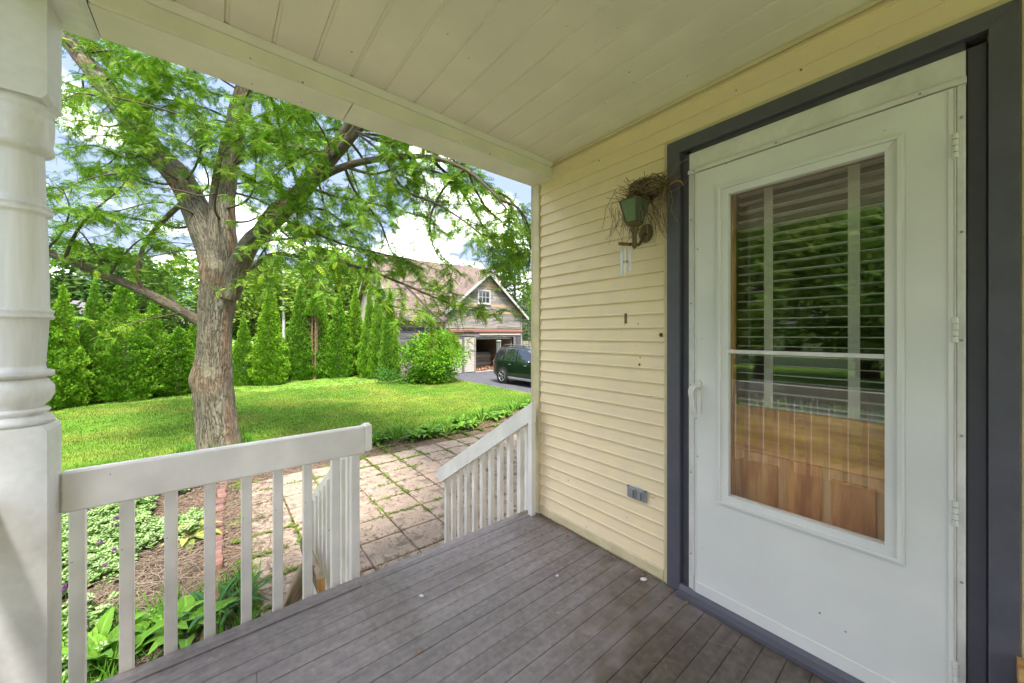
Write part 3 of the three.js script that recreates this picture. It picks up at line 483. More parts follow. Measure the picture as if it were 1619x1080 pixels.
// ---------------------------------------------------------------- crumbs, stalks and dry leaves lying on the boards
{
  seed(91); const curl = (len, w) => { const s = new Soup(), n = 5; for (let i = 0; i < n; i++) { const a = i / n, b = (i + 1) / n, wa = w * Math.sin(Math.PI * a) + 0.0004, wb = w * Math.sin(Math.PI * b) + 0.0004, ya = 0.006 * Math.sin(a * 3.1), yb = 0.006 * Math.sin(b * 3.1); s.quad([a * len, ya, -wa], [a * len, ya, wa], [b * len, yb, wb], [b * len, yb, -wb], [0.24, 0.16, 0.08]); } return s.geo(); };
  const dm = std({ vertexColors: true, roughness: 0.95, side: THREE.DoubleSide }), g = curl(0.03, 0.005), mats = [], cols = [];
  for (let i = 0; i < 120; i++) { const wall = i < 80, x = wall ? -0.03 - R(0, 1) ** 3 * 0.28 : R(-2.1, -0.15), z = wall ? R(0.02, 1.15) : R(0.1, 2.2); mats.push(M4(V(x, 0.003, z), E3(R(-0.2, 0.2), R(0, 6.28), R(-0.2, 0.2)), R(0.25, 1.1))); cols.push(rgb(R(0.7, 1.6), R(0.6, 1.3), R(0.5, 1.3))); }
  tag(inst('leaf_debris', g, dm, mats, cols, scene), 'scattered dry leaf scraps on the porch boards along the wall', 'debris');
  const st = []; for (let i = 0; i < 34; i++) { const x = i < 20 ? R(-0.5, -0.06) : R(-1.9, -0.1), z = i < 20 ? R(0.2, 1.5) : R(0.3, 2), a = R(0, 6.28), L = R(0.03, 0.11); st.push(limb([[x, 0.003, z, 0.0007], [x + Math.cos(a) * L * 0.5 + R(-0.01, 0.01), 0.006, z + Math.sin(a) * L * 0.5, 0.0009], [x + Math.cos(a) * L, 0.003, z + Math.sin(a) * L, 0.0006]], 4, 5)); }
  const sk = part('straw_debris', merge(st), std({ color: rgb(0.34, 0.25, 0.14), roughness: 0.9 }), scene); tag(sk, 'loose straw stalks fallen from the nest onto the porch boards', 'debris', null, 'stuff');
  for (const [x, z, s, lb] of [[-1.05, 0.30, 0.011, 'tiny white chip lying on the porch boards near the steps'], [-0.42, 0.62, 0.010, 'tiny white chip on the porch boards out from the outlet cover'], [-0.09, 0.93, 0.016, 'larger white chip lying at the foot of the wall by the door casing']]) { const q = new THREE.IcosahedronGeometry(s, 1).scale(1.2, 0.5, 0.8); q.rotateY(x * 7); const p = part('paint_chip', q, m.white, scene); p.position.set(x, s * 0.45, z); tag(p, lb, 'chip', 'white chips on the porch floor'); }
}

// ================================================================ YARD: ground sheets
seed(41);
const sheet = (pts, y, name, mat, label, cat) => { const s = new THREE.Shape(pts.map(([x, z]) => new THREE.Vector2(x, -z))); const g = new THREE.ShapeGeometry(s).rotateX(-Math.PI / 2).translate(0, y, 0); const p = g.attributes.position, uv = g.attributes.uv; for (let i = 0; i < p.count; i++) uv.setXY(i, p.getX(i), p.getZ(i)); const o = part(name, g, mat, scene); tag(o, label, cat, null, 'structure'); return o; };
const soilT = tex(512, 512, (s, t) => tile((a, b) => { const n = nz(a * 10, b * 10, 1, 5), f = nz(a * 60, b * 60, 2, 3); return [104, 84, 66].map((v) => v * (1 + 0.35 * n + 0.5 * f)); }, s, t));
const soilB = tex(512, 512, (s, t) => tile((a, b) => 128 + 200 * nz(a * 40, b * 40, 2, 4), s, t), false);
const lawnT = tex(1024, 1024, (s, t) => tile((a, b) => { const n = nz(a * 7, b * 7, 5, 5), f = nz(a * 110, b * 110, 6, 2), y = sm(-0.1, 0.4, nz(a * 4, b * 4, 8, 4)); const g = [mixn(104, 134, y), mixn(146, 162, y), mixn(44, 58, y)]; return g.map((v) => v * (1 + 0.22 * n + 0.35 * f)); }, s, t));
const asphT = tex(512, 512, (s, t) => tile((a, b) => { const f = nz(a * 120, b * 120, 3, 2), n = nz(a * 8, b * 8, 4, 4); return [78, 78, 82].map((v) => v * (1 + 0.4 * f + 0.14 * n)); }, s, t));
m.soil = std({ map: soilT, roughness: 1, bumpMap: soilB, bumpScale: 0.02 });
m.farGrass = std({ map: rep(lawnT, 0.08, 0.08), roughness: 1 });
m.lawn = std({ map: rep(lawnT, 0.28, 0.28), roughness: 1, bumpMap: rep(soilB, 0.6, 0.6), bumpScale: 0.02 });
m.asphalt = std({ map: rep(asphT, 0.8, 0.8), roughness: 0.95, bumpMap: rep(soilB, 2, 2), bumpScale: 0.004 });
sheet([[-300, -300], [300, -300], [300, 300], [-300, 300]], GY - 0.016, 'ground', m.farGrass, 'grassy ground running out to the street and neighbours', 'ground');
const BEDX = -1.80;
sheet([[-3.35, -0.03], [8.2, -0.03], [7.34, -5.6], [6.2, -6.75], [4.3, -5.95], [2.1, -5.5], [0.6, -5.9], [-0.9, -6.35], [-2.9, -6.3], [-3.2, -4], [-3.6, -3.0], [-6.6, -2.6], [-6.6, 9], [-3.0, 9], [-3.0, -0.03]].slice(1), GY - 0.008, 'garden_soil', m.soil, 'bare brown garden soil round the patio', 'soil');
const lawnPoly = [[-60, -60], [-4.5, -16.4], [-2, -18], [3, -18.9], [5.6, -18.5], [5.6, -16.0], [6.4, -15.3], [7.33, -13.9], [7.33, -5.6], [6.2, -6.75], [4.3, -5.95], [2.1, -5.5], [0.6, -5.9], [-0.9, -6.35], [-2.9, -6.3], [-3.2, -4], [-3.6, -3.0], [-6.62, -2.6], [-6.62, 20], [-60, 20]];
sheet(lawnPoly, GY - 0.004, 'lawn', m.lawn, 'bright green mown lawn', 'lawn');
sheet([[7.335, -16.1], [15.5, -16.1], [15.5, 14], [8.4, 14], [7.335, -5.6]], GY - 0.004, 'driveway', m.asphalt, 'grey asphalt driveway in front of the barn', 'driveway');

// patio: 18 inch slabs laid square to the house, riven faces, some sunk or tilted
{
  const pat = struct('patio', 'pink buff riven concrete slab patio', 'patio');
  const pt = (z) => tex(384, 384, (s, t) => { const rid = Math.abs(nz(s * 3 + z, t * 2.2 + z, z, 4)), vein = sm(0.03, 0.0, rid), f = nz(s * 50, t * 50, z, 3), n = nz(s * 4, t * 4, z + 9, 4), st = sm(0.16, 0.4, nz(s * 6, t * 6, z + 4, 4)); const c = [150, 132, 116].map((v, i) => v * (1 + 0.10 * f + [0.14, 0.16, 0.18][i] * n)); return c.map((v, i) => mixn(mixn(v, [104, 88, 74][i], vein * 0.55), [104, 94, 78][i], st * 0.7)); });
  const ptx = [3, 8, 14, 21].map(pt), pb = tex(384, 384, (s, t) => { const rid = Math.abs(nz(s * 3 + 3, t * 2.2 + 3, 3, 4)); return 128 + 60 * sm(0, 0.07, rid) + 90 * nz(s * 12, t * 12, 4, 4); }, false);
  const pm = ptx.map((t, i) => std({ map: t, roughness: 0.9, bumpMap: pb, bumpScale: 0.006 })), P = 0.456;
  const geos = []; for (let k = 0; k < 6; k++) { const g = cbox(P - 0.014, 0.05, P - 0.014, 0.006, 'x'), p = g.attributes.position, uv = g.attributes.uv; for (let i = 0; i < p.count; i++) { const x = p.getX(i), z = p.getZ(i); uv.setXY(i, (k & 1 ? x : -x) / P + 0.5, (k & 2 ? z : -z) / P + 0.5); } geos.push(g); }
  for (let i = -3; i < 13; i++) for (let j = 0; j < 10; j++) {
    const x = -0.2 + i * P + P / 2, z = -2.02 + (3 - j) * P - P / 2 + P; if (z > -0.2) continue;
    if (x < -1.35 && rnd() < 0.45) continue; if (z < -5.35 + 0.25 * Math.sin(x * 2.1)) continue; if (x > 4.6) continue;
    const b = part('paver', geos[Math.floor(R(0, 6))], pm[Math.floor(R(0, 4))], pat); const edge = x < -0.6 || z < -4.2;
    b.position.set(x + R(-0.003, 0.003), GY - 0.004 + R(-0.004, 0.004) * (edge ? 2.2 : 1), z + R(-0.003, 0.003)); b.rotation.set(R(-0.008, 0.008) * (edge ? 2 : 1), R(-0.006, 0.006), R(-0.008, 0.008) * (edge ? 2 : 1));
  }
}
// brick edging between the bed and the patio
{
  const e = thing('brick_edging', 'single row of red bricks edging the planting bed', 'edging');
  const bt = tex(256, 256, (s, t) => tile((a, b) => { const n = nz(a * 8, b * 8, 3, 4), f = nz(a * 60, b * 60, 5, 2); return [112, 84, 74].map((v, i) => v * (1 + [0.25, 0.3, 0.3][i] * n + 0.3 * f)); }, s, t));
  const bm = [rgb(1, 1, 1), rgb(0.8, 0.8, 0.85), rgb(1.1, 1.0, 0.95)].map((c) => std({ color: c, map: bt, roughness: 0.95, bumpMap: fineB, bumpScale: 0.003 }));
  for (let k = 0; k < 24; k++) { const z = -1.55 - k * 0.208; if (k % 7 === 4) continue; const b = part('brick', cbox(0.098, 0.075, 0.198, 0.006, 'z'), bm[k % 3], e); b.position.set(-1.862 + 0.034 * (-1.55 - z) + R(-0.016, 0.016), GY - 0.006 + R(-0.016, 0.016), z); b.rotation.set(R(-0.07, 0.07), R(-0.16, 0.16), R(-0.09, 0.09)); }
}
{
  const g = new THREE.CylinderGeometry(0.17, 0.18, 0.03, 9).scale(1, 1, 0.72); const s = part('stepping_stone', g, std({ color: rgb(0.20, 0.185, 0.20), roughness: 0.85, bumpMap: fineB, bumpScale: 0.006 }), scene); s.position.set(-2.06, GY + 0.016, -3.86); s.rotation.y = 0.4; tag(s, 'flat grey slate stepping stone in the planting bed', 'stone');
  const g2 = new THREE.IcosahedronGeometry(0.10, 2); { const p = g2.attributes.position; for (let i = 0; i < p.count; i++) { const k = 1 + 0.3 * perlin.noise(p.getX(i) * 14, p.getY(i) * 14, p.getZ(i) * 14); p.setXYZ(i, p.getX(i) * k * 1.1, p.getY(i) * k * 0.55, p.getZ(i) * k * 0.8); } g2.computeVertexNormals(); }
  const s2 = part('edging_stone', g2, std({ color: rgb(0.22, 0.2, 0.18), roughness: 0.95 }), scene); s2.position.set(0.62, GY + 0.02, -5.62); tag(s2, 'rough brown stone at the lawn edge beyond the patio', 'stone');
}
// loose matter on the ground: bark mulch, dead stalks, fallen leaflets, joint weeds
{
  seed(43);
  const chip = cbox(0.034, 0.005, 0.009, 0.0015, 'x'), mats = [], cols = [];
  const inBed = () => { const q = rnd(); return q < 0.62 ? [R(-3.1, -1.2), R(-6.0, -0.25)] : q < 0.85 ? [R(-1.9, 1.0), R(-6.3, -4.6)] : [R(0.4, 6.2), R(-5.9, -5.2)]; };
  for (let i = 0; i < 15000; i++) { const [x, z] = inBed(); if (x > -1.35 && z > -4.8 && rnd() < 0.8) continue; mats.push(M4(V(x, GY + R(-0.004, 0.016), z), E3(R(-0.5, 0.5), R(0, 6.28), R(-0.5, 0.5)), V(R(0.4, 1.5), R(0.6, 1.6), R(0.5, 1.5)))); const k = R(0.5, 1.5), w = R(0, 1); cols.push(rgb(0.13 * k + 0.07 * w, 0.09 * k + 0.06 * w, 0.06 * k + 0.05 * w)); }
  tag(inst('bark_mulch', chip, std({ color: rgb(1, 1, 1), roughness: 1 }), mats, cols, scene), 'brown bark mulch over the planting bed', 'mulch');
  const stalk = limb([[-0.09, 0, 0, 0.002], [-0.03, 0.012, 0.012, 0.0024], [0.04, 0.008, -0.006, 0.002], [0.10, 0, 0.012, 0.0014]], 4, 5), sm2 = [], sc = [];
  for (let i = 0; i < 2600; i++) { const t = i % 5, x = t < 4 ? R(-2.75, -1.95) : R(-1.7, -1.2), z = t < 4 ? R(-4.2, -1.2) : R(-5.2, -1.5); sm2.push(M4(V(x, GY + R(0.005, 0.05), z), E3(R(-0.3, 0.3), R(0, 6.28), R(-0.25, 0.25)), R(0.5, 1.5))); const k = R(0.5, 1.4); sc.push(rgb(0.22 * k, 0.17 * k, 0.12 * k)); }
  tag(inst('dead_stalks', stalk, std({ color: rgb(1, 1, 1), roughness: 1 }), sm2, sc, scene), 'tangle of dead brown stalks lying in the bed', 'dead stalks');
  const lf = new Soup(); { const n = 4, L = 0.045; for (let i = 0; i < n; i++) { const a = i / n, b = (i + 1) / n, wa = 0.006 * Math.sin(Math.PI * (a * 0.96 + 0.02)), wb = 0.006 * Math.sin(Math.PI * (b * 0.96 + 0.02)); lf.quad([a * L, 0.004 * Math.sin(a * 3), -wa], [a * L, 0.004 * Math.sin(a * 3), wa], [b * L, 0.004 * Math.sin(b * 3), wb], [b * L, 0.004 * Math.sin(b * 3), -wb], [1, 1, 1]); } }
  const lm = [], lc = []; for (let i = 0; i < 4600; i++) { const x = R(-1.6, 4.4), z = R(-5.3, -1.1), jx = Math.round((x + 0.2) / 0.456) * 0.456 - 0.2, jz = Math.round((z + 2.02) / 0.456) * 0.456 - 2.02, q = rnd(); lm.push(M4(V(q < 0.35 ? jx + R(-0.02, 0.02) : x, GY + 0.026, q > 0.35 && q < 0.7 ? jz + R(-0.02, 0.02) : z), E3(R(-0.15, 0.15), R(0, 6.28), R(-0.15, 0.15)), R(0.4, 1.3))); const k = R(0.5, 1.3); lc.push(rnd() < 0.45 ? rgb(0.17 * k, 0.14 * k, 0.03 * k) : rgb(0.16 * k, 0.10 * k, 0.05 * k)); }
  tag(inst('fallen_leaves', lf.geo(), std({ vertexColors: true, roughness: 0.95, side: THREE.DoubleSide }), lm, lc, scene), 'fallen brown leaflets scattered over the patio slabs', 'leaf litter');
}
const limbData = {"trunk":[[-1.75,-1.53,-7.04,0.463],[-1.77,-1.07,-7.05,0.395],[-1.79,-0.68,-7.07,0.347],[-1.83,-0.07,-7.1,0.323],[-1.86,0.42,-7.13,0.328],[-1.84,0.91,-7.11,0.289],[-1.82,1.52,-7.09,0.279],[-1.78,2.01,-7.06,0.299],[-1.75,2.5,-7.04,0.337],[-1.78,2.86,-7.06,0.279]],"left":[[-1.78,2.37,-7.06,0.283],[-1.86,2.87,-7.19,0.264],[-2.04,3.52,-7.47,0.246],[-2.32,4.33,-7.89,0.23],[-2.77,5.04,-8.45,0.212],[-3.21,5.77,-9.0,0.194],[-3.71,6.67,-9.6,0.174],[-4.12,7.39,-10.13,0.154],[-4.68,8.37,-10.91,0.134],[-5.63,10.05,-12.2,0.102]],"center":[[-1.71,2.37,-7.01,0.273],[-1.72,2.86,-7.01,0.252],[-1.72,3.49,-7.08,0.222],[-1.7,4.14,-7.19,0.204],[-1.61,4.81,-7.25,0.185],[-1.5,5.53,-7.35,0.177],[-1.36,6.27,-7.42,0.17],[-1.22,7.04,-7.51,0.15],[-1.07,8.19,-7.71,0.131],[-0.92,10.28,-8.1,0.087]],"right":[[-1.62,2.0,-6.87,0.177],[-1.51,2.48,-6.71,0.186],[-1.33,2.95,-6.38,0.162],[-0.95,3.39,-5.74,0.132],[-0.58,3.83,-5.11,0.103],[-0.29,4.26,-4.62,0.091],[-0.06,4.59,-4.24,0.08],[0.19,4.99,-3.84,0.065],[0.5,5.54,-3.33,0.046]],"right_upper":[[-1.33,2.95,-6.38,0.101],[-1.01,3.57,-6.11,0.096],[-0.65,3.96,-5.75,0.09],[-0.39,4.38,-5.48,0.08],[-0.01,4.99,-5.04,0.074],[0.22,5.55,-4.72,0.058],[0.4,6.26,-4.44,0.043]],"right_low":[[-0.65,3.75,-5.24,0.066],[-0.42,3.96,-4.85,0.065],[-0.18,4.05,-4.4,0.058],[0.23,4.04,-3.68,0.047],[0.63,3.91,-2.97,0.036],[0.92,3.64,-2.47,0.027],[1.08,3.27,-2.08,0.019],[1.19,2.98,-1.86,0.013]],"low":[[-1.78,1.34,-7.06,0.126],[-2.0,1.49,-7.17,0.104],[-2.29,1.71,-7.28,0.087],[-2.8,2.05,-7.51,0.08],[-3.31,2.34,-7.73,0.074],[-3.77,2.56,-7.91,0.067],[-4.11,2.72,-7.99,0.061],[-4.61,3.02,-8.14,0.05]],"knee":[[-2.24,4.03,-7.76,0.049],[-2.58,3.58,-7.91,0.048],[-2.73,3.35,-7.96,0.043],[-2.92,2.93,-8.06,0.037],[-2.95,2.56,-8.02,0.031],[-2.96,2.23,-8.02,0.021]]};
const guideData = [[[-1.32,2.51,-6.49],[-1.04,2.72,-5.75],[-0.66,2.59,-5.05],[-0.09,2.4,-4.2],[0.46,2.07,-3.49],[0.87,1.81,-3.03],[1.16,1.66,-2.67]],[[-0.63,3.49,-5.28],[-0.4,3.36,-4.71],[-0.17,3.01,-4.26],[-0.03,2.7,-4.02]],[[0.23,4.02,-3.68],[0.38,3.47,-3.3],[0.66,3.19,-2.82],[0.92,2.9,-2.47],[1.11,2.61,-2.19]],[[0.96,3.62,-2.44],[1.04,3.35,-2.37],[1.17,3.08,-2.27],[1.41,2.79,-2.07],[1.58,2.52,-2.06]],[[-0.06,4.58,-4.3],[0.26,4.55,-4.04],[0.58,4.34,-3.78],[0.78,3.83,-3.49],[0.86,3.32,-3.42]],[[-0.18,4.03,-4.4],[0.03,3.79,-4.62],[0.47,3.33,-4.64],[0.73,2.81,-4.69],[1.08,2.49,-4.66]],[[-0.94,3.33,-5.8],[-0.81,3.19,-6.08],[-0.28,2.89,-6.03],[0.19,2.7,-6.04],[0.79,2.62,-5.93]],[[-0.09,2.4,-4.2],[0.07,2.1,-4.07],[0.23,1.84,-3.94],[0.58,1.69,-3.78]],[[0.46,2.07,-3.49],[0.53,1.85,-3.18],[0.7,1.56,-2.91],[0.88,1.42,-2.76]],[[1.18,3.14,-2.0],[1.39,3.01,-1.83],[1.51,2.67,-1.73],[1.49,2.23,-1.75]],[[0.63,3.9,-2.97],[1.13,3.69,-3.08],[1.66,3.21,-3.16],[2.09,2.74,-3.19],[2.46,2.34,-3.28]],[[0.92,3.64,-2.47],[1.47,3.51,-2.54],[2.03,3.2,-2.6],[2.31,2.7,-2.76]],[[-1.63,4.56,-7.26],[-1.26,4.79,-6.58],[-0.93,4.87,-5.92],[-0.61,4.82,-5.39]],[[-1.51,5.44,-7.29],[-1.08,5.51,-6.42],[-0.64,5.45,-5.81],[-0.23,5.27,-5.22]],[[-1.68,3.73,-7.05],[-1.42,3.71,-6.32],[-1.31,3.82,-5.84],[-1.29,4.17,-5.56],[-1.35,4.6,-5.35]],[[-1.73,3.49,-7.09],[-1.83,3.56,-6.52],[-1.79,3.89,-6.1],[-1.71,4.34,-5.77],[-1.47,4.49,-5.33]],[[-2.02,3.52,-7.45],[-2.28,3.63,-7.15],[-2.62,3.68,-7.17],[-3.03,3.49,-7.24],[-3.41,3.26,-7.29]],[[-2.31,4.31,-7.82],[-2.67,4.18,-7.72],[-3.1,4.28,-7.82],[-3.48,4.09,-7.74],[-3.86,3.79,-7.79]],[[-2.77,5.04,-8.45],[-2.89,5.39,-8.16],[-2.76,5.88,-7.8],[-2.46,6.1,-7.3]],[[-2.77,5.04,-8.45],[-3.18,4.76,-8.39],[-3.61,4.91,-8.49],[-3.97,4.75,-8.52]],[[-3.2,5.74,-8.93],[-2.89,5.88,-8.16],[-2.38,5.69,-7.36],[-2.01,5.33,-6.79]],[[-3.2,5.74,-8.93],[-3.49,5.44,-8.78],[-3.82,5.45,-8.79],[-4.08,5.33,-8.87]],[[-3.71,6.67,-9.6],[-3.21,6.65,-8.68],[-2.87,6.56,-8.02],[-2.57,6.17,-7.51]],[[-3.71,6.67,-9.6],[-3.94,6.33,-9.4],[-4.21,6.4,-9.49]],[[-2.31,4.31,-7.82],[-2.1,4.5,-7.13],[-2.01,4.87,-6.79],[-2.09,5.21,-6.6]],[[-2.22,4.05,-7.74],[-1.92,4.18,-7.11],[-2.1,4.64,-6.87],[-2.35,4.76,-6.82]],[[-3.31,2.34,-7.73],[-3.48,2.74,-7.74],[-3.63,3.05,-7.73],[-3.81,3.24,-7.75]],[[-2.8,2.04,-7.44],[-2.95,2.44,-7.56],[-2.83,2.81,-7.59],[-2.57,3.01,-7.51],[-2.2,3.03,-7.34]],[[-3.31,2.34,-7.73],[-3.15,2.65,-7.6],[-2.9,3.02,-7.53],[-2.65,3.16,-7.45]],[[-2.29,1.71,-7.28],[-2.48,2.0,-7.57],[-2.69,2.4,-8.0],[-2.52,2.68,-8.12]],[[-2.29,1.71,-7.28],[-2.54,1.62,-7.1],[-2.77,1.55,-7.03],[-3.01,1.47,-7.1]],[[-1.28,3.1,-6.33],[-1.1,2.81,-6.18],[-0.99,2.53,-6.23],[-1.03,2.37,-6.38]],[[-0.96,3.37,-5.68],[-1.16,2.78,-5.46],[-1.3,2.44,-5.44],[-1.17,2.23,-5.34]],[[-1.7,4.14,-7.19],[-1.01,4.03,-7.14],[-0.32,3.63,-7.1],[0.29,3.43,-6.98]],[[-0.58,3.83,-5.11],[-0.8,3.32,-4.78],[-0.78,2.73,-4.37],[-0.65,2.42,-4.14]],[[-0.29,4.26,-4.62],[-0.61,4.14,-4.36],[-0.89,3.9,-4.21],[-1.13,3.62,-4.15]],[[-0.06,4.59,-4.24],[0.12,4.09,-3.64],[0.2,3.62,-3.32],[0.09,3.21,-3.28]],[[0.19,4.99,-3.84],[0.5,4.48,-3.33],[0.82,4.04,-2.94],[1.07,3.71,-2.61]],[[-1.97,3.64,-7.41],[-2.33,3.48,-8.09],[-2.87,3.7,-8.92],[-3.54,3.9,-9.72],[-4.24,4.11,-10.55]],[[-2.32,4.35,-7.95],[-2.66,4.92,-8.75],[-3.23,5.06,-9.6],[-3.96,5.05,-10.58]],[[-3.22,5.8,-9.07],[-3.33,5.56,-9.55],[-3.71,5.15,-10.25],[-4.36,5.14,-11.16]],[[-1.36,6.27,-7.42],[-0.98,6.47,-7.5],[-0.5,6.1,-7.5],[-0.13,5.92,-7.46]],[[-4.11,2.72,-7.99],[-3.86,2.99,-7.66],[-3.71,3.39,-7.41],[-3.76,3.67,-7.32]],[[-4.1,7.35,-10.05],[-3.45,7.19,-9.14],[-3.02,6.91,-8.52]],[[-4.79,8.37,-11.0],[-4.08,7.78,-10.16],[-3.6,7.28,-9.52]],[[-1.36,6.27,-7.42],[-1.73,6.07,-7.34],[-2.11,6.07,-7.4],[-2.39,5.94,-7.49]],[[-1.5,5.5,-7.28],[-1.83,5.45,-7.16],[-2.1,5.1,-7.13],[-2.28,4.81,-7.15]],[[-1.23,7.0,-7.45],[-1.73,6.76,-7.21],[-2.19,6.34,-7.07],[-2.61,6.17,-7.03]],[[-1.7,4.14,-7.19],[-2.01,3.83,-6.79],[-2.34,3.82,-6.68],[-2.74,3.8,-6.75]],[[-1.86,2.87,-7.19],[-2.19,2.86,-7.07],[-2.49,2.76,-7.06],[-2.83,2.63,-7.21]],[[-1.63,4.64,-7.13],[-1.38,4.13,-6.16],[-1.08,3.75,-5.39],[-0.78,3.56,-4.89]],[[-1.5,5.5,-7.28],[-1.19,4.98,-6.26],[-0.88,4.6,-5.49],[-0.52,4.39,-4.81]],[[-0.58,3.83,-5.11],[-0.3,3.56,-4.5],[0.04,3.39,-3.97],[0.42,3.17,-3.39],[0.75,2.99,-3.0]],[[-0.18,4.05,-4.4],[0.11,3.84,-3.9],[0.42,3.85,-3.39],[0.78,3.66,-2.85],[1.08,3.3,-2.47]],[[-0.96,3.37,-5.68],[-0.58,3.05,-4.99],[-0.22,2.78,-4.43],[0.19,2.58,-3.84],[0.54,2.46,-3.43]],[[-0.07,4.57,-4.18],[0.23,4.29,-3.68],[0.53,4.28,-3.18],[0.78,4.13,-2.85]],[[-3.2,5.74,-8.93],[-3.44,5.82,-8.48],[-3.74,5.75,-8.34],[-4.0,5.44,-8.29]],[[-2.77,5.04,-8.45],[-3.0,4.97,-7.99],[-3.26,4.93,-7.82],[-3.57,4.82,-7.81]],[[-2.31,4.31,-7.82],[-2.52,4.32,-7.47],[-2.8,4.47,-7.31],[-3.11,4.49,-7.31]],[[-1.36,6.27,-7.42],[-1.05,6.26,-6.66],[-0.76,5.81,-6.04],[-0.57,5.33,-5.62]],[[-1.33,2.95,-6.38],[-1.06,2.94,-5.63],[-0.77,2.91,-5.01],[-0.41,3.01,-4.46]],[[-1.72,3.49,-7.08],[-1.38,3.33,-6.16],[-1.15,3.35,-5.58],[-0.85,3.23,-5.07]],[[1.08,3.27,-2.08],[1.31,3.22,-2.02],[1.55,2.99,-1.96],[1.71,2.57,-1.96],[1.75,2.12,-2.05]],[[0.92,3.64,-2.47],[0.73,3.39,-2.76],[0.63,2.96,-2.97],[0.75,2.52,-3.0],[1.02,2.25,-2.9]],[[-3.71,6.67,-9.6],[-3.27,6.01,-8.47],[-2.94,5.45,-7.81],[-2.73,5.1,-7.38]]];

// ================================================================ LOCUST TREE
seed(51);
const leafMat = (o = {}) => phys({ vertexColors: true, roughness: 0.6, side: THREE.DoubleSide, transmission: 0.35, thickness: 0, ior: 1.3, specularIntensity: 0.35, ...o });
m.leaf = phys({ color: rgb(1, 1, 1), roughness: 0.62, side: THREE.DoubleSide, transmission: 0.38, thickness: 0, ior: 1.25, specularIntensity: 0.3 });
m.leafV = leafMat({});
const barkT = tex(512, 1024, (s, t) => { const f = (a, b) => { const w = nz(a * 4, b * 3, 2, 3) * 0.5, r = Math.abs(nz((a + w * 0.035) * 84, b * 9 + w, 7, 3)), fur = sm(0.0, 0.11, r), n = nz(a * 7, b * 4, 11, 4), g = nz(a * 90, b * 60, 12, 2), red = sm(0.05, 0.35, nz(a * 4, b * 1.2, 23, 3)), li = sm(0.05, 0.3, nz(a * 8, b * 5, 29, 4)); const top = [mixn(mixn(108, 114, li), 122, red), mixn(mixn(102, 112, li), 96, red), mixn(mixn(84, 94, li), 74, red)]; return top.map((v, i) => mixn([66, 56, 45][i], v, fur) * (1 + 0.25 * n + 0.3 * g)); }; return tile(f, s, t); });
const barkB = tex(512, 1024, (s, t) => tile((a, b) => { const w = nz(a * 4, b * 3, 2, 3) * 0.5, r = Math.abs(nz((a + w * 0.035) * 84, b * 9 + w, 7, 3)); return 40 + 170 * sm(0, 0.2, r) + 70 * nz(a * 60, b * 40, 3, 3); }, s, t), false);
m.bark = std({ map: rep(barkT, 1, 0.5), roughness: 0.95, bumpMap: rep(barkB, 1, 0.5), bumpScale: 0.018 });
m.barkFine = std({ map: rep(barkT, 1, 1), roughness: 0.95, bumpMap: rep(barkB, 1, 1), bumpScale: 0.012 });
m.twig = std({ color: rgb(0.085, 0.062, 0.045), roughness: 0.95 });
const tree = thing('locust_tree', 'large honey locust tree with furrowed bark and feathery leaves on the lawn edge', 'tree', [0, 0, 0]);
{
  const burl = V(-2.20, 0.45, -7.36);
  const wobT = (a, l, c, r, d) => {
    const ridge = Math.abs(perlin.noise(Math.cos(a) * r * 9 + 3, l * 1.6, Math.sin(a) * r * 9)) * 0.10 + 0.05 * perlin.noise(Math.cos(a) * 2.2, l * 1.1, Math.sin(a) * 2.2 + 7) + 0.025 * perlin.noise(Math.cos(a) * r * 30, l * 5, Math.sin(a) * r * 30);
    const p = c.clone().add(d.clone().multiplyScalar(r)), b = 0.30 * Math.exp(-p.distanceToSquared(burl) / 0.045), fl = c.y < -0.55 ? 0.10 * Math.max(0, Math.sin(a * 5 + 1)) * sm(-0.4, -1.0, c.y) : 0;
    return 0.93 + ridge + b + fl;
  };
  const wobL = (a, l, c, r) => 0.95 + Math.abs(perlin.noise(Math.cos(a) * r * 10 + 5, l * 1.8, Math.sin(a) * r * 10)) * 0.12 + 0.05 * perlin.noise(Math.cos(a) * 2, l * 1.5, Math.sin(a) * 2);
  part('trunk', limb(limbData.trunk, 72, 150, wobT), m.bark, tree);
  for (const k of ['left', 'center', 'right']) part('limb', limb(limbData[k], 36, 110, wobL), m.bark, tree);
  for (const k of ['right_upper', 'right_low', 'low', 'knee']) part('limb', limb(limbData[k], 18, 80, wobL), m.barkFine, tree);
}
// a feathery compound leaf: leaflets in pairs along a drooping stalk
function frond(pairs, L, w, droop) {
  const s = new Soup(), pos = (t) => [t * L, -droop * t * t * L, 0];
  for (let i = 0; i < pairs; i++) { const t = (i + 0.8) / pairs, p = pos(t), l = w * (0.55 + 0.45 * Math.sin(Math.PI * Math.min(1, t * 0.9 + 0.12))), hw = L / pairs * 0.40;
    for (const sd of [-1, 1]) { const e = [0.42 * l, -0.22 * l, sd * 0.9 * l], tip = [p[0] + e[0], p[1] + e[1], e[2]], m1 = [p[0] + e[0] * 0.5 + hw, p[1] + e[1] * 0.4, e[2] * 0.5], m2 = [p[0] + e[0] * 0.5 - hw, p[1] + e[1] * 0.4, e[2] * 0.5]; if (sd > 0) s.quad(p, m1, tip, m2, [1, 1, 1]); else s.quad(p, m2, tip, m1, [1, 1, 1]); } }
  for (let i = 0; i < 3; i++) { const a = pos(i / 3), b = pos((i + 1) / 3); s.quad([a[0], a[1], -0.0012], [a[0], a[1], 0.0012], [b[0], b[1], 0.001], [b[0], b[1], -0.001], [0.9, 1, 0.6]); }
  const g = s.geo(); g.deleteAttribute('color'); return g;
}
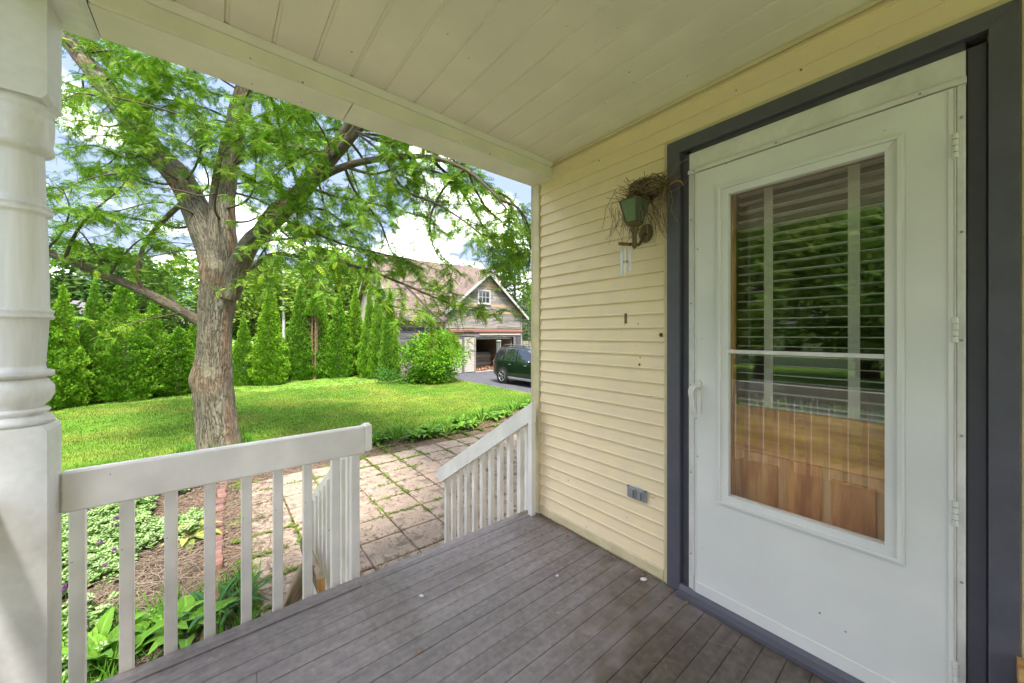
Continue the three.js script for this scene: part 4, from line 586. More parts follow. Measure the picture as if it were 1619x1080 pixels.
{
  const fr = frond(6, 0.135, 0.036, 0.3), mats = [[], []], cols = [[], []], tw = [];
  const tones = [[0.22, 0.41, 0.035], [0.17, 0.35, 0.03], [0.28, 0.45, 0.035], [0.36, 0.49, 0.04], [0.13, 0.28, 0.03]];
  const put = (p, dir, sc) => {
    const x = dir.clone().normalize(), z = x.clone().cross(V(0, 1, 0)).normalize(), y = z.clone().cross(x), q = new THREE.Quaternion().setFromRotationMatrix(new THREE.Matrix4().makeBasis(x, y, z)); q.multiply(E3(R(-0.9, 0.9), 0, 0));
    mats[0].push(M4(p, q, sc * R(0.7, 1.2))); const c = tones[Math.floor(Math.pow(rnd(), 1.3) * 5)], k = R(0.75, 1.25); cols[0].push(rgb(c[0] * k, c[1] * k, c[2] * k));
  };
  const spray = (p0, dir, L, n, sc) => {                // one twig with its leaves
    const pts = []; let p = p0.clone(), d = dir.clone().normalize(); const st = 4;
    for (let i = 0; i <= st; i++) { pts.push([p.x, p.y, p.z, 0.0048 * (1 - i / (st + 0.6)) + 0.0009]); d.add(V(R(-0.35, 0.35), R(-0.30, 0.14), R(-0.35, 0.35))).normalize(); p = p.clone().add(d.clone().multiplyScalar(L / st)); }
    tw.push(limb(pts, 4, 4)); const cv = pts.map((q) => V(q[0], q[1], q[2]));
    for (let i = 0; i < n; i++) { const t = Math.pow(rnd(), 0.7) * st * 0.999, k = Math.floor(t), b = cv[k].clone().lerp(cv[k + 1], t - k), ax = cv[k + 1].clone().sub(cv[k]).normalize(); const o = V(R(-1, 1), R(-0.75, 0.5), R(-1, 1)).add(ax.multiplyScalar(0.2)); put(b, o, sc); }
  };
  const alongGuide = (g, dens) => {
    const v = g.map((p) => V(...p)), cv = new THREE.CatmullRomCurve3(v), len = cv.getLength(), n = Math.max(4, Math.round(len / 0.142 * dens));
    const rr = 0.013 + 0.006 * len; tw.push(limb(v.map((p, i) => [p.x, p.y, p.z, rr * (1 - i / v.length) * 0.9 + 0.002]), 6, v.length * 4));
    for (let i = 0; i < n; i++) { const t = 0.12 + 0.88 * Math.pow((i + rnd()) / n, 0.9), p = cv.getPoint(Math.min(1, t)), tg = cv.getTangent(Math.min(1, t)); const side = V(R(-1, 1), R(-0.75, 0.55), R(-1, 1)).add(tg.multiplyScalar(0.8)); if (p.distanceTo(V(-1.6, 3.3, -7.0)) < 1.25 && rnd() < 0.85) continue; spray(p, side, R(0.3, 0.85), Math.round(R(18, 38)), R(0.8, 1.25)); }
  };
  guideData.forEach((g, i) => alongGuide(g, 1.15));
  // the rest of the crown, above and behind: branches off the big limbs
  const base = ['left', 'center', 'right', 'right_upper', 'low'];
  for (let i = 0; i < 60; i++) {
    const L = limbData[base[i % 5]], k = Math.floor(R(0.4, 0.999) * (L.length - 1)), t = rnd(), a = L[k], b = L[k + 1], p = [0, 1, 2].map((q) => mixn(a[q], b[q], t));
    const az = R(0, 6.28), up = R(-0.1, 0.9), len = R(1.2, 3.0), g = [p]; let q = V(...p), d = V(Math.cos(az), up, Math.sin(az)).normalize();
    for (let s = 0; s < 4; s++) { q = q.clone().add(d.clone().multiplyScalar(len / 4)); d.add(V(R(-0.25, 0.25), -0.22, R(-0.25, 0.25))).normalize(); g.push([q.x, q.y, q.z]); }
    if (q.z > -1.2 || (q.z > -4.5 && q.y < 3.2)) continue; if (q.y < 3.4) continue;
    alongGuide(g, 0.75);
  }
  inst('crown', fr, m.leaf, mats[0], cols[0], tree);
  const t = part('twigs', merge(tw), m.twig, tree); t.userData.kind = 'stuff';
  console.log('fronds', mats[0].length, 'twigs', tw.length);
}

// ================================================================ BARN
seed(61);
const wS = (c0, c1, z) => woodTex(c0, c1, 3, 16, z, 1.0);
const weather = [[[88, 83, 80], [160, 152, 145]], [[102, 94, 86], [170, 157, 142]], [[72, 68, 67], [140, 133, 128]], [[132, 108, 80], [182, 158, 128]]].map(([a, b], i) => std({ map: rep(wS(a, b, 71 + i * 3), 0.5, 1.6), roughness: 0.95, bumpMap: paintB, bumpScale: 0.004 }));
const darkBoards = [[[52, 50, 52], [120, 116, 116]], [[66, 62, 62], [140, 134, 130]], [[44, 42, 46], [98, 96, 98]]].map(([a, b], i) => std({ map: rep(wS(a, b, 83 + i * 3), 0.5, 1.6), roughness: 0.95, bumpMap: paintB, bumpScale: 0.004 }));
const tanBoards = std({ map: rep(wS([160, 120, 74], [205, 164, 110], 93), 0.5, 1.6), roughness: 0.95 }), paleBoards = std({ map: rep(wS([140, 132, 120], [192, 184, 172], 97), 0.5, 1.6), roughness: 0.9, bumpMap: paintB, bumpScale: 0.004 });
const shingleT = tex(512, 512, (s, t) => { const row = Math.floor(t * 28), f = t * 28 - row, col = Math.floor(s * 22 + (row % 2) * 0.5 + (row * 0.37) % 1), h = ((col * 131 + row * 717) % 97) / 97, n = nz(s * 60, t * 60, 3, 2), b = nz(s * 4, t * 4, 5, 3); const k = (f < 0.12 ? 0.72 : 1) * (0.88 + 0.2 * h) * (1 + 0.25 * n + 0.1 * b); return [116, 99, 89].map((v) => v * k); });
m.shingle = std({ map: rep(shingleT, 0.25, 0.25), roughness: 0.95 });
m.creamWall = std({ color: rgb(0.55, 0.48, 0.37), map: rep(grimeT, 0.4, 0.4), roughness: 0.8 });
m.trimOld = std({ color: rgb(0.46, 0.44, 0.41), map: grimeT, roughness: 0.8 });
const barn = thing('barn', 'weathered grey board barn with a pink brown shingle roof and open garage bay', 'barn');
{
  const ZF = -16.1, ZB = -23.1, ZR = -19.6, X0 = 5.4, X1 = 13.75, XG = 8.1, YE = 2.35, YR = 5.9, GP = [10.95, 4.93], GE = 2.55, OX0 = 10.14, OX1 = 13.02, OY = 1.10;
  const B = (n, g, mt) => part(n, g, mt, barn);
  // shell behind the boards
  const core = [slab(X0 + 0.05, GY - 0.1, ZF - 0.16, OX0, GE - 0.2, ZF - 0.03), slab(OX1, GY - 0.1, ZF - 0.16, X1, GE - 0.2, ZF - 0.03), slab(OX0, OY + 0.02, ZF - 0.16, OX1, GE - 0.2, ZF - 0.03), prism([[XG, GE - 0.2], [X1, GE - 0.2], [X1, GE - 0.05], [GP[0], GP[1] - 0.08], [XG, GE - 0.05]], ZF - 0.16, ZF - 0.03, 'z'), slab(X1 - 0.15, GY - 0.1, ZB, X1 - 0.02, GE - 0.1, ZF - 0.16), slab(X0 + 0.05, GY - 0.1, ZB, X1, YE, ZB + 0.15)];
  B('wall_frame', merge(core), darkBoards[2]);
  B('gable_end_wall', prism([[ZF, GY - 0.1], [ZF, YE - 0.05], [ZR, YR - 0.12], [ZB, YE - 0.05], [ZB, GY - 0.1]], X0, X0 + 0.05, 'x'), m.creamWall);
  B('far_end_wall', prism([[ZF - 0.2, YE - 0.1], [ZR, YR - 0.12], [ZB, YE - 0.1]], X1 - 0.1, X1 - 0.02, 'x'), darkBoards[1]);
  // gable boards
  const gx = (y) => (y < GE ? 99 : (GP[1] - y) / (GP[1] - GE) * (GP[0] - XG)), pitch = 0.152;
  for (let y = 1.62; y < GP[1] - 0.15; y += pitch) {
    const y1 = y + pitch, a0 = Math.max(XG, GP[0] - gx(y)), a1 = Math.min(X1, GP[0] + gx(y)), b0 = Math.max(XG, GP[0] - gx(y1)), b1 = Math.min(X1, GP[0] + gx(y1)); if (b1 - b0 < 0.05) break;
    const cut = R(0.3, 0.7), xm = mixn(a0, a1, cut), tan = y > 2.5 && rnd() < 0.25, mt = () => rnd() < (y > 2.4 ? 0.3 : 0.08) ? weather[3] : weather[Math.floor(R(0, 3))];
    B('board', prism([[a0, y], [xm - 0.004, y], [xm - 0.004, y1], [b0, y1]], ZF - 0.03, ZF - 0.006 + R(-0.004, 0.004), 'z', 'x'), mt()); B('board', prism([[xm + 0.004, y], [a1, y], [b1, y1], [xm + 0.004, y1]], ZF - 0.03, ZF - 0.006 + R(-0.004, 0.004), 'z', 'x'), mt());
  }
  // wing boards
  for (let y = GY + 0.05; y < YE - 0.05; y += 0.15) { const h = Math.min(0.15, YE - 0.03 - y); if (h < 0.04) break; const mt = y > 1.75 ? tanBoards : y > 1.5 ? weather[1] : y > -0.2 ? darkBoards[Math.floor(R(0, 3))] : weather[Math.floor(R(0, 3))]; B('board', slab(X0 + 0.055, y, ZF - 0.03, XG - 0.06, y + h - 0.004, ZF - 0.004 + R(-0.005, 0.005), 0.004, 'x'), mt); }
  for (let y = GY + 0.03; y < 1.06; y += 0.215) B('board', slab(9.36, y, ZF - 0.03, OX0 - 0.1, Math.min(1.1, y + 0.209), ZF + 0.012 + R(-0.005, 0.005), 0.006, 'x'), paleBoards);
  B('corner_post', slab(X0 + 0.0, GY, ZF - 0.02, X0 + 0.10, YE, ZF + 0.03, 0.006, 'y'), weather[2]); B('corner_post', slab(XG - 0.06, GY, ZF - 0.02, XG + 0.06, GE, ZF + 0.025, 0.006, 'y'), weather[1]); B('corner_post', slab(X1 - 0.13, GY, ZF - 0.02, X1, GE - 0.03, ZF + 0.025, 0.006, 'y'), weather[0]);
  B('jamb', slab(OX0 - 0.1, GY, ZF - 0.15, OX0, OY, ZF + 0.03, 0.006, 'y'), weather[0]); B('jamb', slab(OX1, GY, ZF - 0.15, OX1 + 0.14, OY, ZF + 0.03, 0.006, 'y'), darkBoards[1]);
  B('header_board', slab(10.4, OY + 0.12, ZF - 0.03, X1 - 0.14, 1.36, ZF + 0.02, 0.006, 'x'), paleBoards); B('header_board', slab(XG + 0.065, OY + 0.06, ZF - 0.03, 10.395, 1.37, ZF + 0.01, 0.006, 'x'), darkBoards[1]); B('header_board', slab(OX0 - 0.1, OY + 0.005, ZF - 0.1, OX1 + 0.14, OY + 0.055, ZF + 0.015, 0.006, 'x'), darkBoards[0]);
  B('track_rail', prism([[ZF - 0.02, 1.42], [ZF + 0.07, 1.40], [ZF + 0.07, 1.52], [ZF - 0.02, 1.58]], XG + 0.3, X1 - 0.02, 'x'), std({ color: rgb(0.22, 0.095, 0.065), roughness: 0.85 }));
  B('rolled_door', slab(OX0 + 0.1, OY - 0.12, ZF - 0.3, OX1 - 0.05, OY, ZF - 0.17, 0.01, 'x'), paleBoards);
  // small door beside the bay
  const d = sub('side_door', barn); part('leaf', slab(8.56, GY + 0.02, ZF - 0.02, 9.20, 1.02, ZF + 0.01, 0.006, 'y'), paleBoards, d); part('frame', merge([slab(8.46, GY, ZF - 0.02, 8.555, 1.12, ZF + 0.03, 0.004, 'y'), slab(9.205, GY, ZF - 0.02, 9.355, 1.12, ZF + 0.03, 0.004, 'y'), slab(8.557, 1.025, ZF - 0.02, 9.203, 1.12, ZF + 0.03, 0.004, 'x')]), darkBoards[0], d); part('pane', slab(8.74, 0.15, ZF + 0.0105, 9.03, 0.85, ZF + 0.014, 0.002), phys({ color: rgb(0.02, 0.02, 0.02), roughness: 0.1 }), d);
  // gable window with six panes
  const w = sub('gable_window', barn); const wx0 = 10.36, wx1 = 11.12, wy0 = 3.17, wy1 = 3.86, dk = phys({ color: rgb(0.012, 0.014, 0.018), roughness: 0.05, specularIntensity: 0.8 });
  part('frame', merge([slab(wx0 - 0.09, wy0 - 0.08, ZF, wx0, wy1 + 0.08, ZF + 0.04, 0.005, 'y'), slab(wx1, wy0 - 0.08, ZF, wx1 + 0.09, wy1 + 0.08, ZF + 0.04, 0.005, 'y'), slab(wx0, wy1, ZF, wx1, wy1 + 0.08, ZF + 0.039, 0.005, 'x'), slab(wx0, wy0 - 0.08, ZF, wx1, wy0, ZF + 0.039, 0.005, 'x')]), m.trimOld, w); part('sill', slab(wx0 - 0.12, wy0 - 0.115, ZF, wx1 + 0.12, wy0 - 0.082, ZF + 0.075, 0.005, 'x'), m.trimOld, w);
  for (let i = 0; i < 3; i++) for (let j = 0; j < 2; j++) { const pw = (wx1 - wx0) / 3, ph = (wy1 - wy0) / 2; part('pane', slab(wx0 + i * pw + 0.018, wy0 + j * ph + 0.018, ZF, wx0 + (i + 1) * pw - 0.018, wy0 + (j + 1) * ph - 0.018, ZF + 0.012, 0.002), dk, w); }
  part('muntins', merge([slab(wx0, wy0, ZF, wx1, wy1, ZF + 0.006, 0.001)]), m.trimOld, w);
  const w2 = sub('wing_window', barn); part('frame', slab(6.40, 0.42, ZF, 7.10, 1.32, ZF + 0.03, 0.006, 'y'), weather[1], w2); part('shutter', slab(6.47, 0.49, ZF + 0.031, 7.03, 1.18, ZF + 0.04, 0.003, 'y'), m.trimOld, w2); part('lintel', slab(6.36, 1.24, ZF + 0.031, 7.14, 1.33, ZF + 0.06, 0.005, 'x'), std({ color: rgb(0.42, 0.17, 0.08), roughness: 0.9 }), w2);
  // roofs
  const roofSlope = (p, q, x0, x1, th) => prism([p, q, [q[0], q[1] + th], [p[0], p[1] + th]], x0, x1, 'x');
  const uvRoof = (g, ax) => { const p = g.attributes.position, uv = g.attributes.uv; for (let i = 0; i < p.count; i++) uv.setXY(i, ax === 'x' ? p.getX(i) : p.getZ(i), p.getY(i) * 1.42); return g; };
  B('roof', uvRoof(prism([[ZF + 0.28, YE - 0.28], [ZR, YR], [ZR, YR + 0.07], [ZF + 0.28, YE - 0.20]], X0 - 0.25, XG - 0.02, 'x'), 'x'), m.shingle);
  B('roof', uvRoof(prism([[ZF - 0.25, YE + 0.268], [ZR, YR], [ZR, YR + 0.07], [ZF - 0.25, YE + 0.338]], XG - 0.019, X1 + 0.1, 'x'), 'x'), m.shingle);
  B('roof', uvRoof(prism([[ZB - 0.28, YE - 0.28], [ZB - 0.28, YE - 0.20], [ZR - 0.001, YR + 0.07], [ZR - 0.001, YR]], X0 - 0.25, X1 + 0.1, 'x'), 'x'), m.shingle);
  const k = (GP[1] - GE) / (GP[0] - XG), ex = 0.16;
  B('gable_roof', uvRoof(prism([[XG - ex, GE - ex * k], [GP[0], GP[1]], [GP[0], GP[1] + 0.09], [XG - ex, GE - ex * k + 0.09]], -19.4, ZF + 0.30, 'z'), 'z'), m.shingle);
  B('gable_roof', uvRoof(prism([[X1 + 0.3, GE - 0.3 * k - 0.02], [X1 + 0.3, GE - 0.3 * k + 0.07], [GP[0] + 0.001, GP[1] + 0.09], [GP[0] + 0.001, GP[1]]], -19.4, ZF + 0.30, 'z'), 'z'), m.shingle);
  B('rake_board', prism([[XG - ex, GE - ex * k - 0.10], [GP[0], GP[1] - 0.10], [GP[0], GP[1] + 0.085], [XG - ex, GE - ex * k + 0.085]], ZF + 0.302, ZF + 0.33, 'z'), m.trimOld);
  B('rake_board', prism([[X1 + 0.3, GE - 0.3 * k - 0.12], [X1 + 0.3, GE - 0.3 * k + 0.065], [GP[0] + 0.001, GP[1] + 0.085], [GP[0] + 0.001, GP[1] - 0.10]], ZF + 0.302, ZF + 0.33, 'z'), m.trimOld);
  B('rake_board', prism([[ZF + 0.28, YE - 0.40], [ZR, YR - 0.14], [ZR, YR + 0.06], [ZF + 0.28, YE - 0.20]], X0 - 0.29, X0 - 0.252, 'x'), m.creamWall);
  B('rake_board', prism([[ZB - 0.28, YE - 0.40], [ZB - 0.28, YE - 0.20], [ZR - 0.001, YR + 0.06], [ZR - 0.001, YR - 0.14]], X0 - 0.29, X0 - 0.252, 'x'), m.creamWall);
  B('fascia', slab(X0 - 0.25, YE - 0.40, ZF + 0.281, XG - ex, YE - 0.20, ZF + 0.30, 0.004, 'x'), darkBoards[0]);
  // inside the bay
  B('bay_floor', slab(OX0 - 0.3, GY - 0.08, -22.5, OX1 + 0.3, GY + 0.004, ZF - 0.02), std({ color: rgb(0.36, 0.34, 0.31), roughness: 0.95 }));
  B('bay_ceiling', slab(8.4, 1.9, -22.5, OX1 + 0.4, 2.0, ZF - 0.17), darkBoards[0]);
  B('bay_wall', slab(8.4, GY, -20.6, OX1 + 0.4, 1.9, -20.5), darkBoards[1]); B('bay_wall', slab(8.4, GY, -20.5, 8.5, 1.9, ZF - 0.17), darkBoards[2]);
  for (let y = GY + 0.1; y < 1.8; y += 0.2) B('inner_board', slab(OX1 - 0.02, y, -20.5, OX1 + 0.02, y + 0.19, ZF - 0.17, 0.005, 'z'), weather[3]);
}
{
  const s = thing('lumber_stack', 'stack of pale boards against the inner wall of the barn bay', 'lumber', [12.1, GY, -18.6]);
  for (let k = 0; k < 6; k++) part('plank', cbox(1.5, 0.16, 0.5, 0.006, 'x').translate(R(-0.05, 0.05), 0.09 + k * 0.17, R(-0.03, 0.03)), [weather[3], paleBoards, weather[1]][k % 3], s);
  const f = thing('shelf_rack', 'dark wooden shelf rack standing inside the barn bay', 'shelf', [10.9, GY, -18.2]);
  for (const x of [-0.3, 0.3]) part('upright', cbox(0.07, 1.7, 0.07, 0.005, 'y').translate(x, 0.85, 0), darkBoards[2], f); for (const y of [0.35, 0.85, 1.35]) part('shelf', cbox(0.6, 0.05, 0.4, 0.005, 'x').translate(0, y, 0), weather[3], f);
  const c = thing('large_wind_chime', 'large pale tube wind chime hanging in the barn bay opening', 'wind chime', [11.72, 0.42, -15.95]);
  part('top_disc', new THREE.CylinderGeometry(0.16, 0.16, 0.08, 16).translate(0, 0.46, 0), m.trimOld, c); for (let k = 0; k < 6; k++) { const a = k / 6 * 6.283; part('chime_tube', new THREE.CylinderGeometry(0.03, 0.03, 0.52 + 0.04 * k, 10).translate(Math.cos(a) * 0.12, 0.10 - 0.02 * k, Math.sin(a) * 0.12), m.alu, c); part('cord', rod([Math.cos(a) * 0.12, 0.36, Math.sin(a) * 0.12], [Math.cos(a) * 0.12, 0.43, Math.sin(a) * 0.12], 0.004, 4), m.darkMetal, c); } part('cord', rod([0, 0.5, 0], [0, 0.99, 0], 0.006, 4), m.darkMetal, c);
  const lp = [], lc = []; for (let i = 0; i < 900; i++) { const x = R(10.2, 12.9), q = rnd(); lp.push(M4(V(x, GY + 0.01 + q * q * 0.22 * Math.sin((x - 10.2) / 2.7 * 3.1), R(-17.6, -16.3)), E3(R(-0.8, 0.8), R(0, 6), R(-0.8, 0.8)), R(0.8, 1.6))); const k = R(0.5, 1.3); lc.push(rgb(0.36 * k, 0.19 * k, 0.10 * k)); }
  const lg = new THREE.BufferGeometry(); lg.setAttribute('position', new THREE.Float32BufferAttribute([-0.05, 0, 0, 0, 0.01, -0.03, 0.06, 0, 0, -0.05, 0, 0, 0.06, 0, 0, 0, 0.012, 0.03], 3)); lg.computeVertexNormals();
  tag(inst('drifted_leaves', lg, std({ color: rgb(1, 1, 1), roughness: 1, side: THREE.DoubleSide }), lp, lc, scene), 'dry orange brown leaves drifted across the barn bay floor', 'leaves');
}

// ================================================================ CAR (dark green estate SUV, nose towards the street)
{
  const car = thing('parked_car', 'dark green SUV with roof rails and alloy wheels parked on the driveway', 'car', [9.22, GY, -10.02], 0);   // local +z is the nose
  const paint = phys({ color: rgb(0.002, 0.009, 0.007), roughness: 0.3, metalness: 0.1, clearcoat: 1, clearcoatRoughness: 0.04 }), blackP = std({ color: rgb(0.02, 0.02, 0.02), roughness: 0.6 }), glassC = phys({ color: rgb(0.02, 0.025, 0.03), roughness: 0.02, specularIntensity: 1, ior: 2.0, clearcoat: 1, clearcoatRoughness: 0.01 }), chrome = std({ color: rgb(0.6, 0.6, 0.6), metalness: 0.9, roughness: 0.25 });
  // stations along the length: z, bottom, sill, belt, roof, half width low, half width belt, half width roof
  const S = [[-2.05, 0.50, 0.60, 0.86, 1.02, 0.60, 0.62, 0.58], [-1.98, 0.36, 0.50, 0.98, 1.30, 0.80, 0.80, 0.62], [-1.85, 0.30, 0.42, 1.02, 1.52, 0.86, 0.855, 0.64], [-1.6, 0.26, 0.36, 1.02, 1.62, 0.885, 0.875, 0.655], [-1.2, 0.24, 0.34, 1.01, 1.675, 0.895, 0.885, 0.665], [-0.7, 0.23, 0.33, 1.00, 1.69, 0.895, 0.885, 0.67], [-0.1, 0.23, 0.33, 0.99, 1.68, 0.895, 0.885, 0.67], [0.4, 0.23, 0.33, 0.98, 1.63, 0.895, 0.885, 0.66], [0.85, 0.23, 0.33, 0.985, 1.44, 0.895, 0.885, 0.665], [1.15, 0.23, 0.33, 1.00, 1.20, 0.895, 0.88, 0.70], [1.4, 0.23, 0.33, 0.99, 1.07, 0.893, 0.87, 0.74], [1.9, 0.24, 0.34, 0.90, 1.00, 0.88, 0.85, 0.74], [2.2, 0.26, 0.38, 0.80, 0.90, 0.82, 0.80, 0.68], [2.36, 0.34, 0.46, 0.68, 0.74, 0.66, 0.64, 0.56]];
  const at = (z) => { let i = 0; while (i < S.length - 2 && z > S[i + 1][0]) i++; const t = Math.min(1, Math.max(0, (z - S[i][0]) / (S[i + 1][0] - S[i][0]))); return S[i].map((v, k) => mixn(v, S[i + 1][k], t)); };
  const ring = (z) => { const [, b, s, y, r, wl, wb, wr] = at(z); return [[0, b], [wl * 0.9, b], [wl, s], [wl + 0.012, mixn(s, y, 0.35)], [wl + 0.01, mixn(s, y, 0.6)], [wb + 0.004, y - 0.05], [wb - 0.008, y], [mixn(wb, wr, 0.5), mixn(y, r, 0.52)], [wr + 0.02, r - 0.09], [wr - 0.05, r - 0.025], [wr * 0.6, r], [0, r + 0.008]]; };
  const P = [], I = [], N = 60, n = 12; const zs = []; for (let j = 0; j <= N; j++) zs.push(mixn(-2.05, 2.36, j / N));
  for (const z of zs) { const r = ring(z); for (const [x, y] of r) P.push(x, y, z); for (let i = n - 2; i > 0; i--) P.push(-r[i][0], r[i][1], z); }
  const per = 2 * n - 2; for (let j = 0; j < N; j++) for (let i = 0; i < per; i++) { const a = j * per + i, b = j * per + (i + 1) % per, c = a + per, d = b + per; I.push(a, b, c, b, d, c); }
  for (let i = 1; i < per - 1; i++) { I.push(0, i, i + 1); const o = N * per; I.push(o, o + i + 1, o + i); }
  const bg = new THREE.BufferGeometry(); bg.setAttribute('position', new THREE.Float32BufferAttribute(P, 3)); bg.setIndex(I.map((v, i) => v)); flip(bg); bg.computeVertexNormals(); part('body', bg, paint, car);
  // side glass: patches of the same surface, a little proud
  const sidePatch = (z0, z1, z2, z3, f0, f1, off, s) => { const Q = [], J = [], U = 10, W = 4; for (let u = 0; u <= U; u++) for (let w = 0; w <= W; w++) { const f = mixn(f0, f1, w / W), z = mixn(mixn(z0, z1, u / U), mixn(z3, z2, u / U), w / W), st = at(z), y = mixn(st[3], st[4], f), x = mixn(st[6] - 0.008, st[7] + 0.02, f); Q.push(s * (x + off), y, z); }
    for (let u = 0; u < U; u++) for (let w = 0; w < W; w++) { const a = u * (W + 1) + w, b = a + W + 1; J.push(...(s < 0 ? [a, b, a + 1, b, b + 1, a + 1] : [a, a + 1, b, b, a + 1, b + 1])); } const g = new THREE.BufferGeometry(); g.setAttribute('position', new THREE.Float32BufferAttribute(Q, 3)); g.setIndex(J); g.computeVertexNormals(); return g; };
  for (const s of [-1, 1]) {
    part('side_window', sidePatch(-1.78, -1.18, -1.14, -1.50, 0.06, 0.80, 0.006, s), glassC, car); part('side_window', sidePatch(-1.10, -0.28, -0.28, -1.06, 0.06, 0.82, 0.006, s), glassC, car); part('side_window', sidePatch(-0.18, 1.00, 0.52, -0.18, 0.06, 0.82, 0.006, s), glassC, car);
    part('roof_rail', merge([limb([[s * 0.60, 1.66, -1.5, 0.016], [s * 0.615, 1.735, -1.3, 0.016], [s * 0.62, 1.755, -0.6, 0.016], [s * 0.615, 1.735, 0.1, 0.016], [s * 0.60, 1.655, 0.3, 0.016]], 8, 24)]), std({ color: rgb(0.25, 0.25, 0.26), metalness: 0.7, roughness: 0.4 }), car);
    part('sill_trim', bar([s * 0.885, 0.31, -1.05], [s * 0.885, 0.31, 1.0], 0.04, 0.10, 0.015), std({ color: rgb(0.30, 0.30, 0.31), metalness: 0.4, roughness: 0.5 }), car);
    for (const z of [-0.62, 0.42]) part('door_handle', cbox(0.03, 0.028, 0.17, 0.008, 'z').translate(s * 0.915, 0.90, z), chrome, car);
    part('door_seam', merge([-1.06, -0.23, 0.95].map((z) => slab(s * 0.902 - 0.004, 0.38, z - 0.004, s * 0.902 + 0.007, 0.97, z + 0.004, 0.001))), blackP, car);
    part('mirror', new THREE.SphereGeometry(0.11, 16, 10).scale(0.9, 0.75, 0.6).translate(s * 1.0, 1.06, 0.78), paint, car);
    part('tail_light', new THREE.SphereGeometry(0.14, 16, 10).scale(0.55, 0.85, 0.6).translate(s * 0.755, 0.93, -1.94), phys({ color: rgb(0.55, 0.02, 0.025), roughness: 0.1, clearcoat: 1 }), car);
    part('headlight', new THREE.SphereGeometry(0.16, 16, 10).scale(0.7, 0.5, 0.9).translate(s * 0.66, 0.76, 2.14), phys({ color: rgb(0.7, 0.7, 0.7), roughness: 0.1, clearcoat: 1 }), car);
    for (const z of [-1.15, 1.48]) {
      part('wheel_arch', new THREE.CylinderGeometry(0.405, 0.405, 0.03, 36).rotateZ(Math.PI / 2).translate(s * 0.902, 0.36, z), blackP, car);
      const w = sub('wheel', car); w.position.set(s * 0.835, 0.345, z);
      part('tyre', new THREE.TorusGeometry(0.262, 0.085, 14, 40).rotateY(Math.PI / 2).scale(1.32, 1, 1), std({ color: rgb(0.022, 0.022, 0.022), roughness: 0.9 }), w);
      part('rim', merge([new THREE.TorusGeometry(0.225, 0.018, 8, 40).rotateY(Math.PI / 2).translate(s * 0.098, 0, 0), new THREE.CylinderGeometry(0.05, 0.05, 0.03, 16).rotateZ(Math.PI / 2).translate(s * 0.095, 0, 0)]), chrome, w);
      part('rim_well', new THREE.CylinderGeometry(0.215, 0.215, 0.02, 30).rotateZ(Math.PI / 2).translate(s * 0.070, 0, 0), blackP, w);
      for (let k = 0; k < 5; k++) part('spoke', cbox(0.022, 0.185, 0.062, 0.008, 'y').translate(0, 0.125, 0).rotateX(k * Math.PI * 0.4 + 0.2).translate(s * 0.095, 0, 0), chrome, w);
    }
  }
  const scr = (z0, y0, w0, z1, y1, w1) => { const g = new THREE.BufferGeometry(); g.setAttribute('position', new THREE.Float32BufferAttribute([-w0, y0, z0, w0, y0, z0, w1, y1, z1, -w0, y0, z0, w1, y1, z1, -w1, y1, z1], 3)); g.computeVertexNormals(); return g; };
  part('windscreen', scr(1.13, 1.225, 0.66, 0.46, 1.622, 0.58), glassC, car); part('rear_window', scr(-2.045, 1.08, 0.56, -1.80, 1.585, 0.54), glassC, car);
  part('rear_bumper', cbox(1.5, 0.16, 0.12, 0.04, 'x').translate(0, 0.50, -2.02), blackP, car);
}

// ================================================================ VEGETATION
// ---------------------------------------------------------------- arborvitae row
seed(71);
function arbCrown(H, R0, lumps, per, tops, tone, seedN) {
  seed(seedN); const s = new Soup();
  const prof = (t) => Math.pow(Math.max(0, 1 - t), 0.78) * (0.92 + 0.22 * Math.sin(Math.min(1, t * 1.8) * Math.PI)) * (t < 0.08 ? 0.8 + t * 2.5 : 1);
  for (const [ox, oz, h, rr] of tops) {
    const N = Math.round(lumps * per * rr * h * 1.4);
    for (let i = 0; i < N; i++) {
      const t = 1 - Math.sqrt(rnd()) * 0.995, a = R(0, 6.283), c = Math.cos(a), sn = Math.sin(a), y = t * H * h + 0.03, r0 = prof(t) * R0 * rr;
      const bx = c * r0 + ox, bz = sn * r0 + oz, bump = Math.abs(perlin.noise(bx * 2.9 + 5, y * 2.4, bz * 2.9)) + 0.45 * Math.abs(perlin.noise(bx * 7, y * 6, bz * 7 + 3)), r = r0 * (0.86 + 0.10 * (1 - t)) + (0.34 * bump - 0.05) * (0.35 + 0.65 * Math.min(1, r0 * 2)) - R(0, 0.05) - (i % 7 < 2 ? R(0.05, 0.45) * r0 : 0);
      const p = V(ox + c * r, y + R(-0.03, 0.03), oz + sn * r), d = V(c, 0.35, sn), lt = 0.85 + 0.3 * rnd();
      const up = d.clone().multiplyScalar(0.7).add(V(R(-0.5, 0.5), R(0.1, 1.0), R(-0.5, 0.5))).normalize(), side = up.clone().cross(V(R(-1, 1), R(-0.4, 0.4), R(-1, 1))).normalize(), L = R(0.04, 0.08), q = R(0.75, 1.3) * lt, col = [tone[0] * q * R(0.85, 1.2), tone[1] * q, tone[2] * q];
      const P = (u, v) => { const z = p.clone().add(up.clone().multiplyScalar(u * L)).add(side.clone().multiplyScalar(v * L)); return [z.x, z.y, z.z]; };
      s.tri(P(0, 0), P(0.55, -0.55), P(0.85, -0.25), col); s.tri(P(0, 0), P(0.9, -0.16), P(1.05, 0.16), col); s.tri(P(0, 0), P(0.8, 0.28), P(0.5, 0.58), col);
    }
  }
  return s.geo();
}
